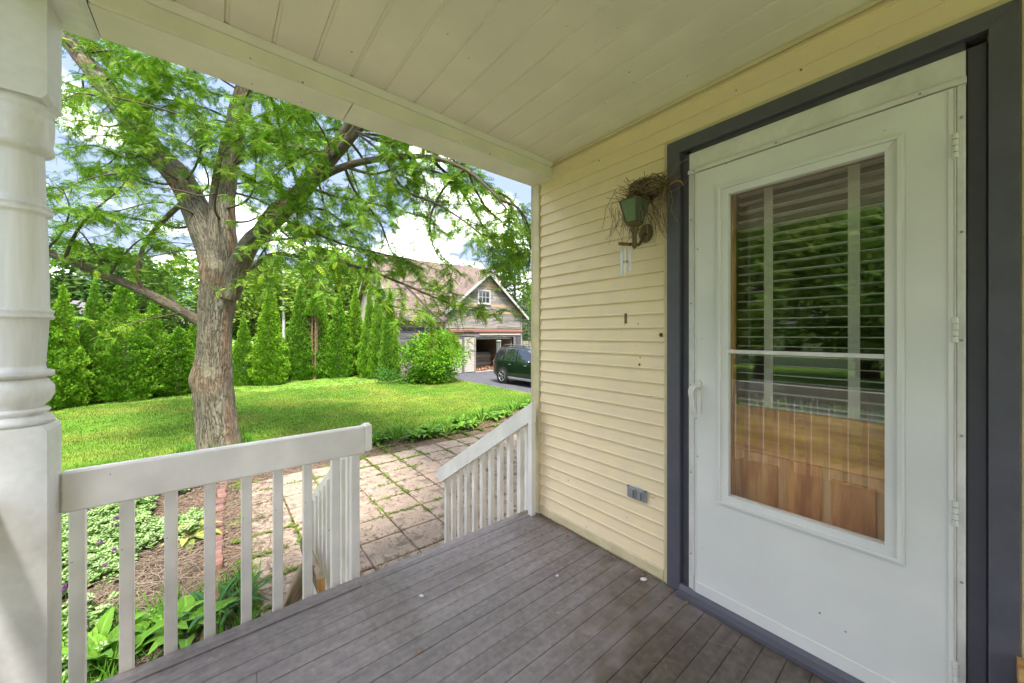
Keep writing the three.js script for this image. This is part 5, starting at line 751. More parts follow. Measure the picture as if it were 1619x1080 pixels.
{
  m.arb = phys({ vertexColors: true, roughness: 0.7, side: THREE.DoubleSide, transmission: 0.18, thickness: 0, ior: 1.25, specularIntensity: 0.3 });
  const kinds = [[[0, 0, 1, 1]], [[0, 0, 1, 0.85], [0.34, 0.05, 0.9, 0.62]], [[0, 0, 1, 0.9], [-0.3, 0.12, 0.82, 0.7]], [[0, 0, 1, 1]]];
  const tn = [[0.16, 0.33, 0.025], [0.18, 0.35, 0.025], [0.145, 0.305, 0.028], [0.155, 0.325, 0.025]];
  const geos = kinds.map((t, i) => arbCrown(4.0, 0.72, 150, 92, t, tn[i], 100 + i)), barkA = std({ color: rgb(0.15, 0.10, 0.07), roughness: 1 });
  const list = [[-5.79, -14.99, 3.69, 0.77, 0], [-5.39, -15.25, 3.65, 0.65, 1], [-4.88, -16.03, 3.92, 0.67, 2], [-4.23, -16.1, 4.02, 0.95, 3], [-3.57, -16.91, 3.61, 0.61, 0], [-2.87, -16.7, 2.44, 1.01, 3], [-2.16, -17.35, 3.22, 0.77, 1], [-0.83, -17.91, 2.89, 0.61, 0], [0.05, -17.45, 4.25, 0.84, 1], [1.47, -18.62, 4.62, 0.94, 2], [2.45, -18.84, 4.3, 0.65, 0], [3.21, -18.58, 4.17, 0.89, 3], [4.16, -18.94, 4.78, 0.76, 1], [4.39, -17.3, 4.37, 0.60, 0], [4.58, -16.55, 4.85, 0.54, 3], [4.86, -15.75, 4.43, 0.58, 2], [-6.6, -14.2, 3.9, 0.8, 2], [-7.4, -13.5, 3.8, 0.85, 0]];
  const look = ['tall dense arborvitae behind the porch post at the end of the evergreen row', 'arborvitae with twin leaders next to the porch post in the evergreen row', 'arborvitae with a low side top behind the low bare limb', 'broad tall arborvitae with spreading base left of the locust trunk', 'slim darker arborvitae set back beside the short cone', 'short wide conical arborvitae beside the locust trunk', 'arborvitae standing hidden behind the locust trunk', 'short narrow arborvitae just right of the locust trunk', 'big arborvitae with two pointed tops beside the pale pole', 'tall wide arborvitae on the barn side of the pale pole', 'slim arborvitae set back between two wider ones', 'even cone shaped arborvitae in the middle of the barn side row', 'tall arborvitae with a second leader behind the row', 'slender arborvitae before the cream barn end', 'tallest slender arborvitae against the cream barn end', 'last arborvitae of the row at the corner of the barn', 'arborvitae continuing the row beyond the porch post', 'outermost arborvitae of the evergreen row'];
  list.forEach(([x, z, h, r, k], i) => {
    const t = thing('arborvitae', look[i].replace(/left of |right of /, 'beside '), 'evergreen tree', [x, GY, z], i * 1.7, 'arborvitae row along the lawn'); t.scale.set(r / 0.76, h / 3.85, r / 0.76);
    part('trunk', limb([[0, -0.1, 0, 0.07], [0, 0.5, 0, 0.06], [0, 3.4, 0, 0.02]], 8, 6), barkA, t); part('crown', geos[k], m.arb, t).userData.kind = 'stuff'; 
  });
  const bare = thing('bare_arborvitae', 'half dead arborvitae with bare reddish stems and a small green tip', 'evergreen tree', [1.98, GY, -18.1]);
  const st = []; seed(8); for (let k = 0; k < 5; k++) { const a = k * 1.3; st.push(limb([[Math.cos(a) * 0.05, 0, Math.sin(a) * 0.05, 0.035], [Math.cos(a) * 0.12, 1.6, Math.sin(a) * 0.12, 0.028], [Math.cos(a) * 0.1, 3.7, Math.sin(a) * 0.1, 0.012]], 6, 8)); } for (let k = 0; k < 90; k++) { const y = R(1.6, 3.4), a = R(0, 6.28); st.push(limb([[Math.cos(a) * 0.08, y, Math.sin(a) * 0.08, 0.006], [Math.cos(a) * 0.25, y + 0.12, Math.sin(a) * 0.25, 0.004], [Math.cos(a) * R(0.3, 0.42), y + R(0.1, 0.4), Math.sin(a) * 0.38, 0.002]], 3, 3)); }
  part('stems', merge(st), std({ color: rgb(0.26, 0.15, 0.10), roughness: 1 }), bare); const tip = part('crown', geos[0], m.arb, bare); tip.userData.kind = 'stuff'; tip.scale.set(0.5, 0.32, 0.5); tip.position.y = 3.1;
}
// ---------------------------------------------------------------- broadleaf shrub and distant trees
function leafBlob(blobs, per, size, tone, sd, squash = 1) {
  seed(sd); const s = new Soup();
  for (const [bx, by, bz, br] of blobs) { const lt = R(0.8, 1.2), n = Math.round(per * br * br);
    for (let i = 0; i < n; i++) { const d = V(R(-1, 1), R(-0.85, 1), R(-1, 1)).normalize(), p = V(bx, by, bz).add(d.clone().multiplyScalar(br * Math.pow(rnd(), 0.28) * R(0.85, 1.12)));
      const ax = d.clone().add(V(R(-0.9, 0.9), R(-0.6, 0.8), R(-0.9, 0.9))).normalize(), sd2 = ax.clone().cross(V(R(-1, 1), R(-1, 1), R(-1, 1))).normalize(), nn = ax.clone().cross(sd2), L = size * R(0.6, 1.3), q = lt * R(0.75, 1.3), col = [tone[0] * q * R(0.85, 1.2), tone[1] * q, tone[2] * q];
      const P = (u, v, w = 0) => { const z = p.clone().add(ax.clone().multiplyScalar(u * L)).add(sd2.clone().multiplyScalar(v * L)).add(nn.clone().multiplyScalar(w * L)); return [z.x, z.y * squash, z.z]; };
      s.tri(P(0, 0), P(0.45, 0.27, 0.06), P(1, 0, -0.05), col); s.tri(P(0, 0), P(1, 0, -0.05), P(0.45, -0.27, 0.06), col); } }
  return s.geo();
}
{
  seed(15); const bl = []; for (let i = 0; i < 46; i++) { const a = R(0, 6.28), e = R(-0.35, 1.3), r = R(0.55, 0.98); bl.push([Math.cos(a) * Math.cos(e) * r, 0.98 + Math.sin(e) * r * 0.95, Math.sin(a) * Math.cos(e) * r, R(0.22, 0.42)]); } bl.push([0, 0.95, 0, 0.7]); for (let i = 0; i < 16; i++) { const a = i * 0.393; bl.push([Math.cos(a) * 0.62, 0.32, Math.sin(a) * 0.62, 0.28]); }
  for (let i = 0; i < 12; i++) { const a = R(0, 6.28); const px = Math.cos(a) * R(0.1, 0.9), pz = Math.sin(a) * R(0.1, 0.9), y0 = R(1.35, 1.6); for (let k = 0; k < 4; k++) bl.push([px * (1 + k * 0.08), y0 + k * 0.16, pz * (1 + k * 0.08), 0.15 - k * 0.02]); }
  const sh = thing('leafy_shrub', 'rounded bright green leafy shrub standing in front of the barn', 'shrub', [5.95, GY, -13.4]); sh.scale.set(1.26, 1.12, 1.26);
  part('crown', leafBlob(bl, 1900, 0.10, [0.16, 0.35, 0.02], 16), m.leafV, sh).userData.kind = 'stuff';
  const st = []; for (let k = 0; k < 9; k++) { const a = k * 0.7; st.push(limb([[Math.cos(a) * 0.1, -0.05, Math.sin(a) * 0.1, 0.022], [Math.cos(a) * 0.3, 0.6, Math.sin(a) * 0.3, 0.016], [Math.cos(a) * 0.6, 1.4, Math.sin(a) * 0.6, 0.006]], 6, 8)); } part('stems', merge(st), m.twig, sh);
  const lows = [[4.85, -13.9, 0.45, 'low dark green bush at the foot of the barn corner'], [4.2, -14.3, 0.38, 'small leafy bush between the evergreen row and the shrub'], [6.6, -13.9, 0.28, 'tuft of low growth on the barn side of the shrub']];
  const lg = leafBlob([[0, 0.3, 0, 0.5], [0.5, 0.25, 0.1, 0.4], [-0.4, 0.25, 0.2, 0.4], [0.1, 0.2, 0.5, 0.35], [0.2, 0.55, -0.1, 0.35]], 900, 0.09, [0.07, 0.19, 0.03], 18);
  lows.forEach(([x, z, s, lb], i) => { const t = thing('low_bush', lb, 'bush', [x, GY, z], i * 2, 'low bushes near the barn'); t.scale.setScalar(s / 0.42); part('crown', lg, m.leafV, t).userData.kind = 'stuff'; });
}
function broadTree(kind, label, x, z, h, r, geos, group) {
  const t = thing('broadleaf_tree', label, 'tree', [x, GY, z], x * 1.3, group); t.scale.set(r / 3, h / 8, r / 3);
  part('trunk', merge([limb([[0, -0.2, 0, 0.3], [0.05, 1.5, 0, 0.22], [0, 4.5, 0.1, 0.12], [0, 6.5, 0, 0.05]], 10, 10), limb([[0, 2, 0, 0.14], [0.8, 3.5, 0.3, 0.09], [1.6, 5, 0.5, 0.03]], 7, 8), limb([[0, 2.2, 0, 0.14], [-0.8, 3.7, -0.2, 0.09], [-1.5, 5.2, -0.5, 0.03]], 7, 8), limb([[0, 2.6, 0, 0.12], [0.1, 4, -0.9, 0.08], [0.2, 5.4, -1.5, 0.03]], 7, 8)]), m.twig, t);
  part('crown', geos[kind], m.leafV, t).userData.kind = 'stuff'; return t;
}
{
  const mk = (sd, tone, n, size) => { seed(sd); const bl = []; for (let i = 0; i < 34; i++) { const a = R(0, 6.28), y = R(1.6, 7.4), k = Math.sin(Math.PI * Math.min(1, (y - 0.9) / 7.2)); bl.push([Math.cos(a) * k * R(1.0, 2.7), y, Math.sin(a) * k * R(1.0, 2.7), R(0.65, 1.25)]); } return leafBlob(bl, n, size, tone, sd + 1); };
  const geos = [mk(201, [0.19, 0.33, 0.05], 330, 0.25), mk(205, [0.26, 0.40, 0.06], 300, 0.24), mk(209, [0.13, 0.24, 0.05], 420, 0.24)];
  const far = [[1.6, -36, 8, 4.5, 1, 'pale green broadleaf tree beyond the evergreens beside the pole'], [6.5, -33, 9.5, 5, 1, 'bright leafy tree rising behind the middle of the evergreen row'], [11, -36, 9, 5, 0, 'green tree behind the barn roof'], [-3, -40, 9, 5, 0, 'green tree far beyond the evergreens behind the locust trunk'], [-8, -34, 8, 5, 2, 'dark tree beyond the evergreens by the porch post'], [-14, -32, 9, 5, 1, 'leafy tree beyond the far end of the evergreen row'], [3.4, -46, 10, 6, 2, 'distant dark tree between the two pale trees'], [22, -34, 10, 5, 0, 'green tree behind the wooden fence'], [28, -26, 9, 5, 1, 'leafy tree beyond the fence end']];
  far.forEach(([x, z, h, r, k, lb]) => broadTree(k, lb, x, z, h, r, geos, 'trees beyond the evergreen row'));
  const side = [[-17.5, 1.4, 8.2, 4.0, 0, 'street side tree opposite the storm door'], [-17.2, -3.6, 8.6, 4.2, 1, 'leafy tree on the street side lawn'], [-21, -8, 9.5, 4.6, 2, 'dark tall tree by the street'], [-20.5, 5.8, 9.5, 4.4, 2, 'dark tree across the street beside the pale one'], [-24, -1, 10, 5, 0, 'big tree on the far side of the street'], [-23, -9, 10, 5, 1, 'pale tree on the far side of the street'], [-18, 11, 9, 4.5, 0, 'tree at the far end of the side lawn']];
  side.forEach(([x, z, h, r, k, lb]) => broadTree(k, lb, x, z, h, r, geos, 'trees on the street side'));
  // far wood closing the horizon
  const mats = [], cols = []; seed(33); for (let i = 0; i < 190; i++) { const a = i / 190 * 6.283 + R(-0.02, 0.02), d = R(70, 120); mats.push(M4(V(Math.cos(a) * d, GY, Math.sin(a) * d), E3(0, R(0, 6), 0), V(R(1.4, 2.4), R(0.9, 1.6), R(1.4, 2.4)))); cols.push(rgb(R(0.8, 1.2), R(0.8, 1.2), R(0.8, 1.2))); }
  tag(inst('distant_woods', geos[2], m.leafV, mats, cols, scene), 'distant woods closing the horizon', 'woods');
}
{ // pine behind the barn
  seed(88); const s = new Soup(); const H = 10.5; for (let w = 0; w < 17; w++) { const y = 1.2 + w * 0.55, L = (1 - (y - 1) / H) * 3.4 + 0.35, nb = 7; for (let b = 0; b < nb; b++) { const a = b / nb * 6.283 + w * 0.7 + R(-0.2, 0.2), len = L * R(0.75, 1.1); for (let k = 0; k < 26; k++) { const t = Math.pow(rnd(), 0.6), px = Math.cos(a) * len * t + R(-0.3, 0.3), pz = Math.sin(a) * len * t + R(-0.3, 0.3), py = y + t * len * 0.18 + R(-0.12, 0.16), q = R(0.7, 1.35); for (let n = 0; n < 5; n++) { const d = V(R(-1, 1), R(-0.1, 1), R(-1, 1)).normalize().multiplyScalar(R(0.18, 0.34)), e = d.clone().cross(V(R(-1, 1), 1, R(-1, 1))).normalize().multiplyScalar(0.03); s.tri([px - e.x, py - e.y, pz - e.z], [px + e.x, py + e.y, pz + e.z], [px + d.x, py + d.y, pz + d.z], [0.085 * q, 0.145 * q, 0.065 * q]); } } } }
  const t = thing('pine_tree', 'tall blue green pine tree behind the barn gable', 'tree', [16.4, GY, -21.5]); part('trunk', limb([[0, -0.2, 0, 0.26], [0, 5, 0, 0.16], [0, 10, 0, 0.03]], 9, 10), m.twig, t); const g = s.geo(); part('crown', g, m.leafV, t).userData.kind = 'stuff';
  copyOf(t, 'second pine tree further behind the barn and fence', [20.5, GY, -25], 1.1, [1.1, 0.95, 1.1]);
}
// ---------------------------------------------------------------- grass, joint weeds, bed plants
const inPoly = (x, z, P) => { let c = false; for (let i = 0, j = P.length - 1; i < P.length; j = i++) { const [a, b] = P[i], [d, e] = P[j]; if ((b > z) !== (e > z) && x < (d - a) * (z - b) / (e - b) + a) c = !c; } return c; };
{
  seed(121); const tuft = (n, h, sp) => { const s = new Soup(); for (let i = 0; i < n; i++) { const a = R(0, 6.28), x = R(-sp, sp), z = R(-sp, sp), l = h * R(0.6, 1.2), bx = Math.cos(a) * l * R(0.3, 0.9), bz = Math.sin(a) * l * R(0.15, 0.6), w = 0.0032, px = -Math.sin(a) * w, pz = Math.cos(a) * w; s.quad([x - px, 0, z - pz], [x + px, 0, z + pz], [x + bx * 0.4 + px * 0.8, l * 0.6, z + bz * 0.4 + pz * 0.8], [x + bx * 0.4 - px * 0.8, l * 0.6, z + bz * 0.4 - pz * 0.8], [1, 1, 1]); s.tri([x + bx * 0.4 - px * 0.8, l * 0.6, z + bz * 0.4 - pz * 0.8], [x + bx * 0.4 + px * 0.8, l * 0.6, z + bz * 0.4 + pz * 0.8], [x + bx, l * 0.95, z + bz], [1, 1, 1]); } const g = s.geo(); g.deleteAttribute('color'); const nn = g.attributes.normal; for (let i = 0; i < nn.count; i++) { const v = V(nn.getX(i) * 0.35, 1, nn.getZ(i) * 0.35).normalize(); nn.setXYZ(i, v.x, v.y, v.z); } return g; };
  const tg = tuft(18, 0.068, 0.065), mats = [], cols = [];
  const lawnTone = (x, z) => { const n = nz(x * 0.9, z * 0.9, 3, 5), y = sm(-0.2, 0.35, n + 0.15 * R(-1, 1)), k = R(0.72, 1.2) * (1 + 0.3 * nz(x * 2.3, z * 2.3, 9, 3)); return rgb(mixn(0.17, 0.30, y) * k, mixn(0.32, 0.38, y) * k, mixn(0.035, 0.06, y) * k); };
  let guard = 0; while (mats.length < 52000 && guard++ < 400000) { const near = rnd() < 0.72, x = near ? R(-6, 7.3) : R(-14, 7.3), z = near ? -5.4 - Math.pow(rnd(), 1.5) * 9.5 : R(-19, 4); if (!inPoly(x, z, lawnPoly)) continue; if (Math.hypot(x + 1.76, z + 7.05) < 0.5) continue; if (z > -5 && x > -3.1) continue; mats.push(M4(V(x, GY - 0.004, z), E3(0, R(0, 6.28), 0), V(R(0.8, 1.3), R(0.7, 1.35), R(0.8, 1.3)))); cols.push(lawnTone(x, z)); }
  tag(inst('lawn_grass', tg, m.leaf, mats, cols, scene), 'short bright green lawn grass', 'grass');
  // longer grass round the trunk, at the lawn edge and below the porch
  const lg = tuft(12, 0.20, 0.06), lm = [], lc = []; for (let i = 0; i < 900; i++) { const q = i % 3; let x, z; if (q === 0) { const a = R(0, 6.28), r = R(0.42, 0.6); x = -1.76 + Math.cos(a) * r; z = -7.05 + Math.sin(a) * r; if (rnd() < 0.6) continue; } else if (q === 1) { x = R(0.5, 6); z = -5.75 - (x > 2.1 ? (x - 2.1) * 0.26 : 0) + R(-0.25, 0.15); } else { x = R(-2.9, -1.6); z = R(-2.1, -1.2); if (rnd() < 0.6) continue; } lm.push(M4(V(x, GY, z), E3(0, R(0, 6.28), 0), R(0.5, 1.3))); const k = R(0.7, 1.2); lc.push(rgb(0.10 * k, 0.25 * k, 0.02 * k)); }
  tag(inst('long_grass', lg, m.leaf, lm, lc, scene), 'longer uncut grass at the lawn edge and below the porch', 'grass');
  // weeds in the joints: small rosettes
  const ro = new Soup(); for (let i = 0; i < 9; i++) { const a = i * 2.4, l = R(0.03, 0.05), up = R(0.2, 0.9); const c = Math.cos(a), s2 = Math.sin(a); ro.quad([0, 0.002, 0], [c * l * 0.5 - s2 * l * 0.22, l * up * 0.5, s2 * l * 0.5 + c * l * 0.22], [c * l, l * up * 0.6, s2 * l], [c * l * 0.5 + s2 * l * 0.22, l * up * 0.5, s2 * l * 0.5 - c * l * 0.22], [1, 1, 1]); }
  const rg = ro.geo(); rg.deleteAttribute('color'); const wm = [], wc = [];
  for (let i = 0; i < 9000; i++) { let x = R(-1.7, 4.2), z = R(-5.3, -1.2); const far = sm(-2.4, -5.0, z), lf = sm(-0.2, -1.4, x); const jx = Math.round((x + 0.2) / 0.456) * 0.456 - 0.2, jz = Math.round((z + 2.02) / 0.456) * 0.456 - 2.02, patch = nz(jx * 0.9 + x * 0.5, jz * 0.9 + z * 0.5, 7, 3); if (patch < 0.22 - 0.28 * Math.max(far, lf)) continue; if (rnd() < 0.5) x = jx + R(-0.02, 0.02); else z = jz + R(-0.02, 0.02); wm.push(M4(V(x, GY + 0.008, z), E3(R(-0.2, 0.2), R(0, 6.28), R(-0.2, 0.2)), R(0.35, 1.15))); const k = R(0.7, 1.3); wc.push(rgb(0.16 * k, 0.26 * k, 0.03 * k)); }
  const cm = [], cc = []; for (let i = 0; i < 9000 && cm.length < 2600; i++) { const x = R(-6, 7), z = -5.8 - Math.pow(rnd(), 1.4) * 10; if (!inPoly(x, z, lawnPoly) || nz(x * 1.1, z * 1.1, 13, 4) < 0.16) continue; cm.push(M4(V(x, GY + 0.015, z), E3(R(-0.3, 0.3), R(0, 6.28), R(-0.3, 0.3)), R(0.5, 1.2))); const k = R(0.7, 1.2); cc.push(rnd() < 0.06 ? rgb(0.6, 0.6, 0.5) : rgb(0.16 * k, 0.27 * k, 0.07 * k)); }
  tag(inst('lawn_weeds', rg, m.leaf, cm, cc, scene), 'patches of clover and plantain in the lawn', 'weeds');
  tag(inst('joint_weeds', rg, m.leaf, wm, wc, scene), 'small green weeds growing in the patio joints', 'weeds');
}
{ // silver-leaved ground cover in the bed
  seed(131); const lf = new Soup(); const leaf = (a, l, tilt, y0) => { const c = Math.cos(a), s2 = Math.sin(a), Q = (u, v, h) => [c * u * l - s2 * v * l, y0 + h * l + u * l * tilt, s2 * u * l + c * v * l], g = [0.13, 0.25, 0.045], p = [0.42, 0.50, 0.33]; const ring = [[0.05, 0.02], [0.28, 0.36], [0.62, 0.32], [1, 0]], inn = [[0.14, 0.0], [0.32, 0.2], [0.58, 0.17], [0.82, 0]];
    for (const sd of [-1, 1]) for (let i = 0; i < 3; i++) { lf.quad(Q(ring[i][0], sd * ring[i][1], 0.02), Q(ring[i + 1][0], sd * ring[i + 1][1], -0.02), Q(inn[i + 1][0], sd * inn[i + 1][1], 0.03), Q(inn[i][0], sd * inn[i][1], 0.03), g); lf.quad(Q(inn[i][0], sd * inn[i][1], 0.03), Q(inn[i + 1][0], sd * inn[i + 1][1], 0.03), Q(inn[i + 1][0], 0, -0.01), Q(inn[i][0], 0, -0.01), p); } };
  for (let i = 0; i < 4; i++) leaf(i * 1.571, 0.042, 0.25, 0.05); for (let i = 0; i < 2; i++) leaf(i * 3.14 + 0.78, 0.028, 0.6, 0.062);
  const g = lf.geo(), mats = []; const cols = [];
  const cover = (x, z) => { const n = nz(x * 1.3 + 4, z * 1.3, 5, 4); return x < -2.45 ? n > -0.14 : x < -1.95 ? n > 0.02 : n > 0.16; };
  for (let i = 0; i < 14000; i++) { const x = -3.3 + Math.pow(rnd(), 1.1) * 1.5, z = R(-6.2, -0.35); if (!cover(x, z)) continue; mats.push(M4(V(x, GY + R(-0.02, 0.10) + 0.05 * nz(x * 3, z * 3, 2, 2), z), E3(R(-0.45, 0.45), R(0, 6.28), R(-0.45, 0.45)), R(0.6, 1.25))); const k = R(0.7, 1.25), y = rnd(); cols.push(rgb(k * mixn(0.85, 1.1, y), k, k * mixn(0.6, 1, y))); }
  tag(inst('ground_cover', g, phys({ vertexColors: true, roughness: 0.6, side: THREE.DoubleSide, transmission: 0.2, thickness: 0, specularIntensity: 0.3 }), mats, cols, scene), 'silver variegated ground cover filling the planting bed', 'ground cover');
  // purple flower heads
  const fl = new Soup(); for (let i = 0; i < 26; i++) { const a = R(0, 6.28), e = R(-0.2, 1.4), d = [Math.cos(a) * Math.cos(e) * 0.018, Math.sin(e) * 0.02 + 0.13, Math.sin(a) * Math.cos(e) * 0.018], k = R(0.7, 1.3); fl.tri([d[0] * 0.3, 0.128, d[2] * 0.3], [d[0] + 0.006, d[1], d[2]], [d[0], d[1] + 0.009, d[2] + 0.006], [0.30 * k, 0.12 * k, 0.30 * k]); } fl.quad([-0.0015, 0, 0], [0.0015, 0, 0], [0.001, 0.13, 0], [-0.001, 0.13, 0], [0.1, 0.18, 0.04]);
  const fg = fl.geo(); for (let i = 0; i < 16; i++) { const x = R(-3.05, -2.5), z = R(-5.4, -2.2), f = part('flower_head', fg, m.leafV, scene); f.position.set(x, GY + R(0.0, 0.05), z); f.rotation.y = R(0, 6); f.scale.setScalar(R(0.9, 1.5)); tag(f, 'small purple flower head standing above the silver ground cover', 'flower', 'purple flowers in the ground cover'); }
}
// strap and broad leaved plants, each leaf its own part
function bladeLeaf(L, w, bend, col, fold = 0.25) {
  const s = new Soup(), n = 9, at = (t) => [L * Math.sin(bend * t) / bend, L * (1 - Math.cos(bend * t)) / bend], W = (t) => w * Math.pow(Math.sin(Math.PI * Math.min(0.999, t * 0.94 + 0.05)), 0.8), rib = col.map((v, i) => v * 1.15 + [0.05, 0.06, 0.02][i]);
  const ph = R(0, 6), edge = (t, q, k) => { const [y, x] = at(t), ww = W(t) * k, wv = 0.22 * w * k * Math.sin(t * 19 + q * 1.3 + ph); return [x - fold * ww + wv, y + fold * ww * 0.4, q * ww]; };
  for (let i = 0; i < n; i++) { const a = i / n, b = (i + 1) / n; for (const q of [-1, 1]) { const k = q < 0 ? 0.93 : 1.05, c = col.map((v) => v * k * R(0.9, 1.1)); s.quad(edge(a, q, 0), edge(a, q, 0.13), edge(b, q, 0.13), edge(b, q, 0), rib); s.quad(edge(a, q, 0.13), edge(a, q, 1), edge(b, q, 1), edge(b, q, 0.13), c); } }
  return s.geo();
}
function clump(name, label, cat, pos, n, L, w, bend, cols, group, spread = 0.04, sd = 1, lean = 0.5) { seed(sd); const t = thing(name, label, cat, pos, R(0, 6), group); const gs = cols.map((c) => bladeLeaf(L, w, bend, c)); for (let i = 0; i < n; i++) { const l = part('leaf', gs[i % gs.length], m.leafV, t), a = i * 2.4 + R(-0.3, 0.3); l.position.set(Math.cos(a) * spread * R(0.2, 1), R(-0.01, 0.01), -Math.sin(a) * spread * R(0.2, 1)); l.rotation.set(0, a, -R(0.05, lean), 'YXZ'); l.scale.setScalar(R(0.65, 1.15)); } return t; }
{
  const g1 = [[0.14, 0.30, 0.03], [0.17, 0.34, 0.035], [0.11, 0.25, 0.03]], blue = [[0.06, 0.17, 0.05], [0.05, 0.14, 0.045]], yel = [[0.36, 0.40, 0.10], [0.45, 0.40, 0.14], [0.24, 0.36, 0.06]];
  clump('yellow_plant', 'yellowing broad leaved plant sprawling beside the slate stone', 'plant', [-2.06, GY, -3.30], 13, 0.32, 0.05, 1.9, yel, null, 0.05, 3, 0.9);
  clump('broadleaf_weed', 'coarse broad leaved weed below the porch at the post', 'plant', [-2.50, GY, -1.72], 12, 0.34, 0.045, 1.2, g1, 'coarse weeds below the porch', 0.05, 4);
  clump('broadleaf_weed', 'taller dock like weed nearer the porch skirt', 'plant', [-2.36, GY, -1.58], 12, 0.40, 0.05, 1.1, g1, 'coarse weeds below the porch', 0.05, 5);
  clump('broadleaf_weed', 'coarse weed with lobed leaves below the middle of the railing', 'plant', [-2.14, GY, -1.72], 15, 0.28, 0.04, 1.4, g1, 'coarse weeds below the porch', 0.07, 6);
  clump('broadleaf_weed', 'low spreading weed between the ground cover and the porch', 'plant', [-2.00, GY, -1.62], 11, 0.34, 0.05, 1.6, g1, 'coarse weeds below the porch', 0.06, 7);
  clump('strap_leaf_plant', 'dark strap leaved bulb plant at the foot of the railing', 'plant', [-1.86, GY, -1.72], 16, 0.38, 0.02, 1.5, blue, 'strap leaved plants by the steps', 0.06, 8);
  clump('strap_leaf_plant', 'second strap leaved bulb plant close to the wooden brace', 'plant', [-1.68, GY, -1.70], 11, 0.32, 0.018, 1.6, blue, 'strap leaved plants by the steps', 0.05, 9);
  const strip = [[0.75, -5.62], [1.1, -5.48], [1.5, -5.42], [1.85, -5.36], [2.2, -5.38], [2.6, -5.45], [3.0, -5.55], [3.4, -5.66], [3.85, -5.78], [4.3, -5.9], [4.8, -6.15], [5.3, -6.4], [5.8, -6.65], [1.3, -5.75], [2.0, -5.68], [2.9, -5.85], [3.7, -6.05], [0.3, -5.95]];
  const kinds = ['leafy perennial', 'iris like perennial', 'broad leaved perennial'], by = ['at the stone end of the lawn edge', 'beside the edging stone', 'near the patio corner', 'behind the patio joints', 'midway along the patio edge', 'next to the iris clump', 'past the patio middle', 'before the stair railing', 'behind the stair railing top', 'near the driveway side', 'close to the driveway bend', 'at the driveway bend', 'at the far driveway end', 'in the second row by the stone', 'in the second row midway', 'in the second row past midway', 'in the second row by the driveway', 'on the tree side of the border'];
  strip.forEach(([x, z], i) => { const k = i % 3; clump('border_plant', 'green ' + kinds[k] + ' ' + by[i], 'plant', [x, GY, z], [30, 18, 24][k], [0.30, 0.46, 0.32][k], [0.042, 0.017, 0.06][k], [1.5, 0.9, 1.7][k], g1, 'border plants along the lawn edge', 0.12, 20 + i, 0.8); });
  const rl = new Soup(); seed(3); for (let i = 0; i < 60; i++) { const a = R(0, 6.28), r = R(0, 0.12), y = R(0.2, 0.5); rl.tri([Math.cos(a) * r, y, Math.sin(a) * r], [Math.cos(a) * r + 0.02, y + 0.01, Math.sin(a) * r], [Math.cos(a) * r, y + 0.02, Math.sin(a) * r + 0.02], rnd() < 0.5 ? [0.45, 0.03, 0.08] : [0.1, 0.24, 0.03]); }
  const rp = thing('red_flower_plant', 'plant with crimson flowers by the house corner', 'plant', [2.1, GY, -2.45]); part('flowers', rl.geo(), m.leafV, rp); part('foliage', leafBlob([[0, 0.22, 0, 0.22], [0.1, 0.4, 0.05, 0.15]], 1500, 0.06, [0.09, 0.22, 0.03], 66), m.leafV, rp).userData.kind = 'stuff';
}
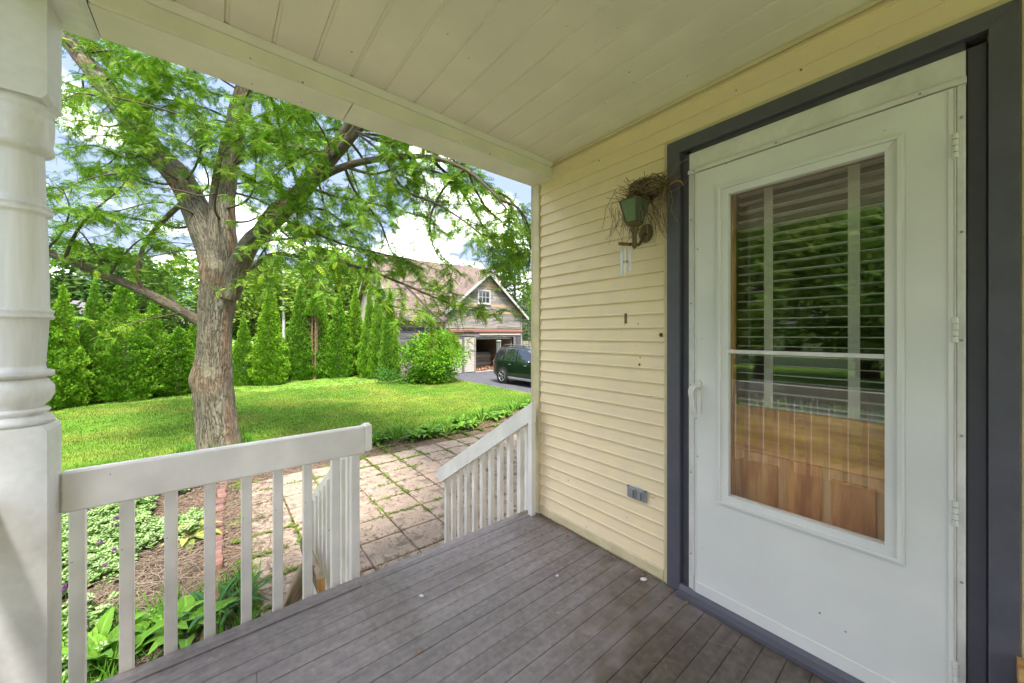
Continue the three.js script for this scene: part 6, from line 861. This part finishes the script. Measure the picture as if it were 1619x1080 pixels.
// ---------------------------------------------------------------- beyond the yard
{
  seed(141);
  const p = thing('pale_pole', 'pale grey lamp pole standing beyond the evergreen row', 'pole', [2.6, GY, -33.1]); part('shaft', limb([[0, 0, 0, 0.13], [0, 7.6, 0, 0.09]], 12, 6), std({ color: rgb(0.55, 0.55, 0.53), roughness: 0.6 }), p); part('base', new THREE.CylinderGeometry(0.28, 0.3, 0.5, 14).translate(0, 0.25, 0), std({ color: rgb(0.4, 0.4, 0.38), roughness: 0.9 }), p);
  sheet([[-40, -24], [5, -24], [9, -60], [-40, -60]], GY - 0.010, 'parking_lot', std({ color: rgb(0.42, 0.41, 0.40), roughness: 0.95, map: rep(asphT, 0.3, 0.3) }), 'pale concrete lot beyond the evergreen row', 'parking lot');
  sheet([[-9.19, -9], [-6.62, -9], [-6.62, 40], [-9.19, 40]], GY - 0.001, 'sidewalk', std({ color: rgb(0.40, 0.38, 0.36), map: rep(asphT, 0.5, 0.5), roughness: 0.95 }), 'pale concrete sidewalk along the street', 'sidewalk');
  sheet([[-15.5, -60], [-9.2, -60], [-9.2, 40], [-15.5, 40]], GY - 0.001, 'street', m.asphalt, 'grey asphalt street along the side of the property', 'street');
  const f = thing('wooden_fence', 'grey brown board fence beside the barn', 'fence', [13.9, GY, -18.0]); for (let i = 0; i < 60; i++) part('picket', cbox(0.14, 1.75 + R(-0.03, 0.03), 0.022, 0.004, 'y').translate(i * 0.148 + 0.07, 0.87, 0), weather[i % 4], f); for (const y of [0.4, 1.4]) part('fence_rail', cbox(8.9, 0.09, 0.04, 0.005, 'x').translate(4.45, y, -0.035), weather[1], f);
  const farHouse = (label, x, z, w, d, h, turn, col, roofC) => { const t = thing('neighbour_house', label, 'house', [x, GY, z], turn); const mt = std({ color: col, roughness: 0.8 }); part('wall', slab(-w / 2, 0, -d / 2, w / 2, h, d / 2, 0.02), mt, t); part('gable', prism([[-d / 2, h], [d / 2, h], [0, h + d * 0.34]], -w / 2 + 0.01, w / 2 - 0.01, 'x'), mt, t); for (const s of [-1, 1]) part('roof', prism(s > 0 ? [[-0.0, h + d * 0.34 + 0.03], [d / 2 + 0.4, h - 0.22], [d / 2 + 0.4, h - 0.07], [0, h + d * 0.34 + 0.2]] : [[0, h + d * 0.34 + 0.03], [0, h + d * 0.34 + 0.2], [-d / 2 - 0.4, h - 0.07], [-d / 2 - 0.4, h - 0.22]], -w / 2 - 0.3, w / 2 + 0.3, 'x'), std({ color: roofC, roughness: 0.95 }), t);
    for (let i = 0; i < 4; i++) { const x0 = -w / 2 + (i + 0.6) * w / 4.4; for (const s of [-1, 1]) { const wn = sub('window', t); part('frame', slab(x0 - 0.55, 0.95, s > 0 ? d / 2 : -d / 2 - 0.05, x0 + 0.55, 2.35, s > 0 ? d / 2 + 0.05 : -d / 2, 0.01), m.trimOld, wn); part('pane', slab(x0 - 0.45, 1.05, s > 0 ? d / 2 + 0.051 : -d / 2 - 0.06, x0 + 0.45, 2.25, s > 0 ? d / 2 + 0.06 : -d / 2 - 0.051, 0.004), std({ color: rgb(0.03, 0.035, 0.04), roughness: 0.1 }), wn); } } return t; };
  farHouse('white house across the street', -33, -4, 14, 8, 3.0, Math.PI / 2, rgb(0.75, 0.75, 0.73), rgb(0.12, 0.12, 0.13));
  farHouse('peach coloured house beyond the wooden fence', 24, -33, 14, 8, 3.4, 0, rgb(0.62, 0.45, 0.34), rgb(0.2, 0.15, 0.13));
  farHouse('pale house beyond the parking lot', -12, -66, 16, 8, 3.4, 0, rgb(0.7, 0.68, 0.64), rgb(0.15, 0.14, 0.14));
}

renderer.render(scene, camera);
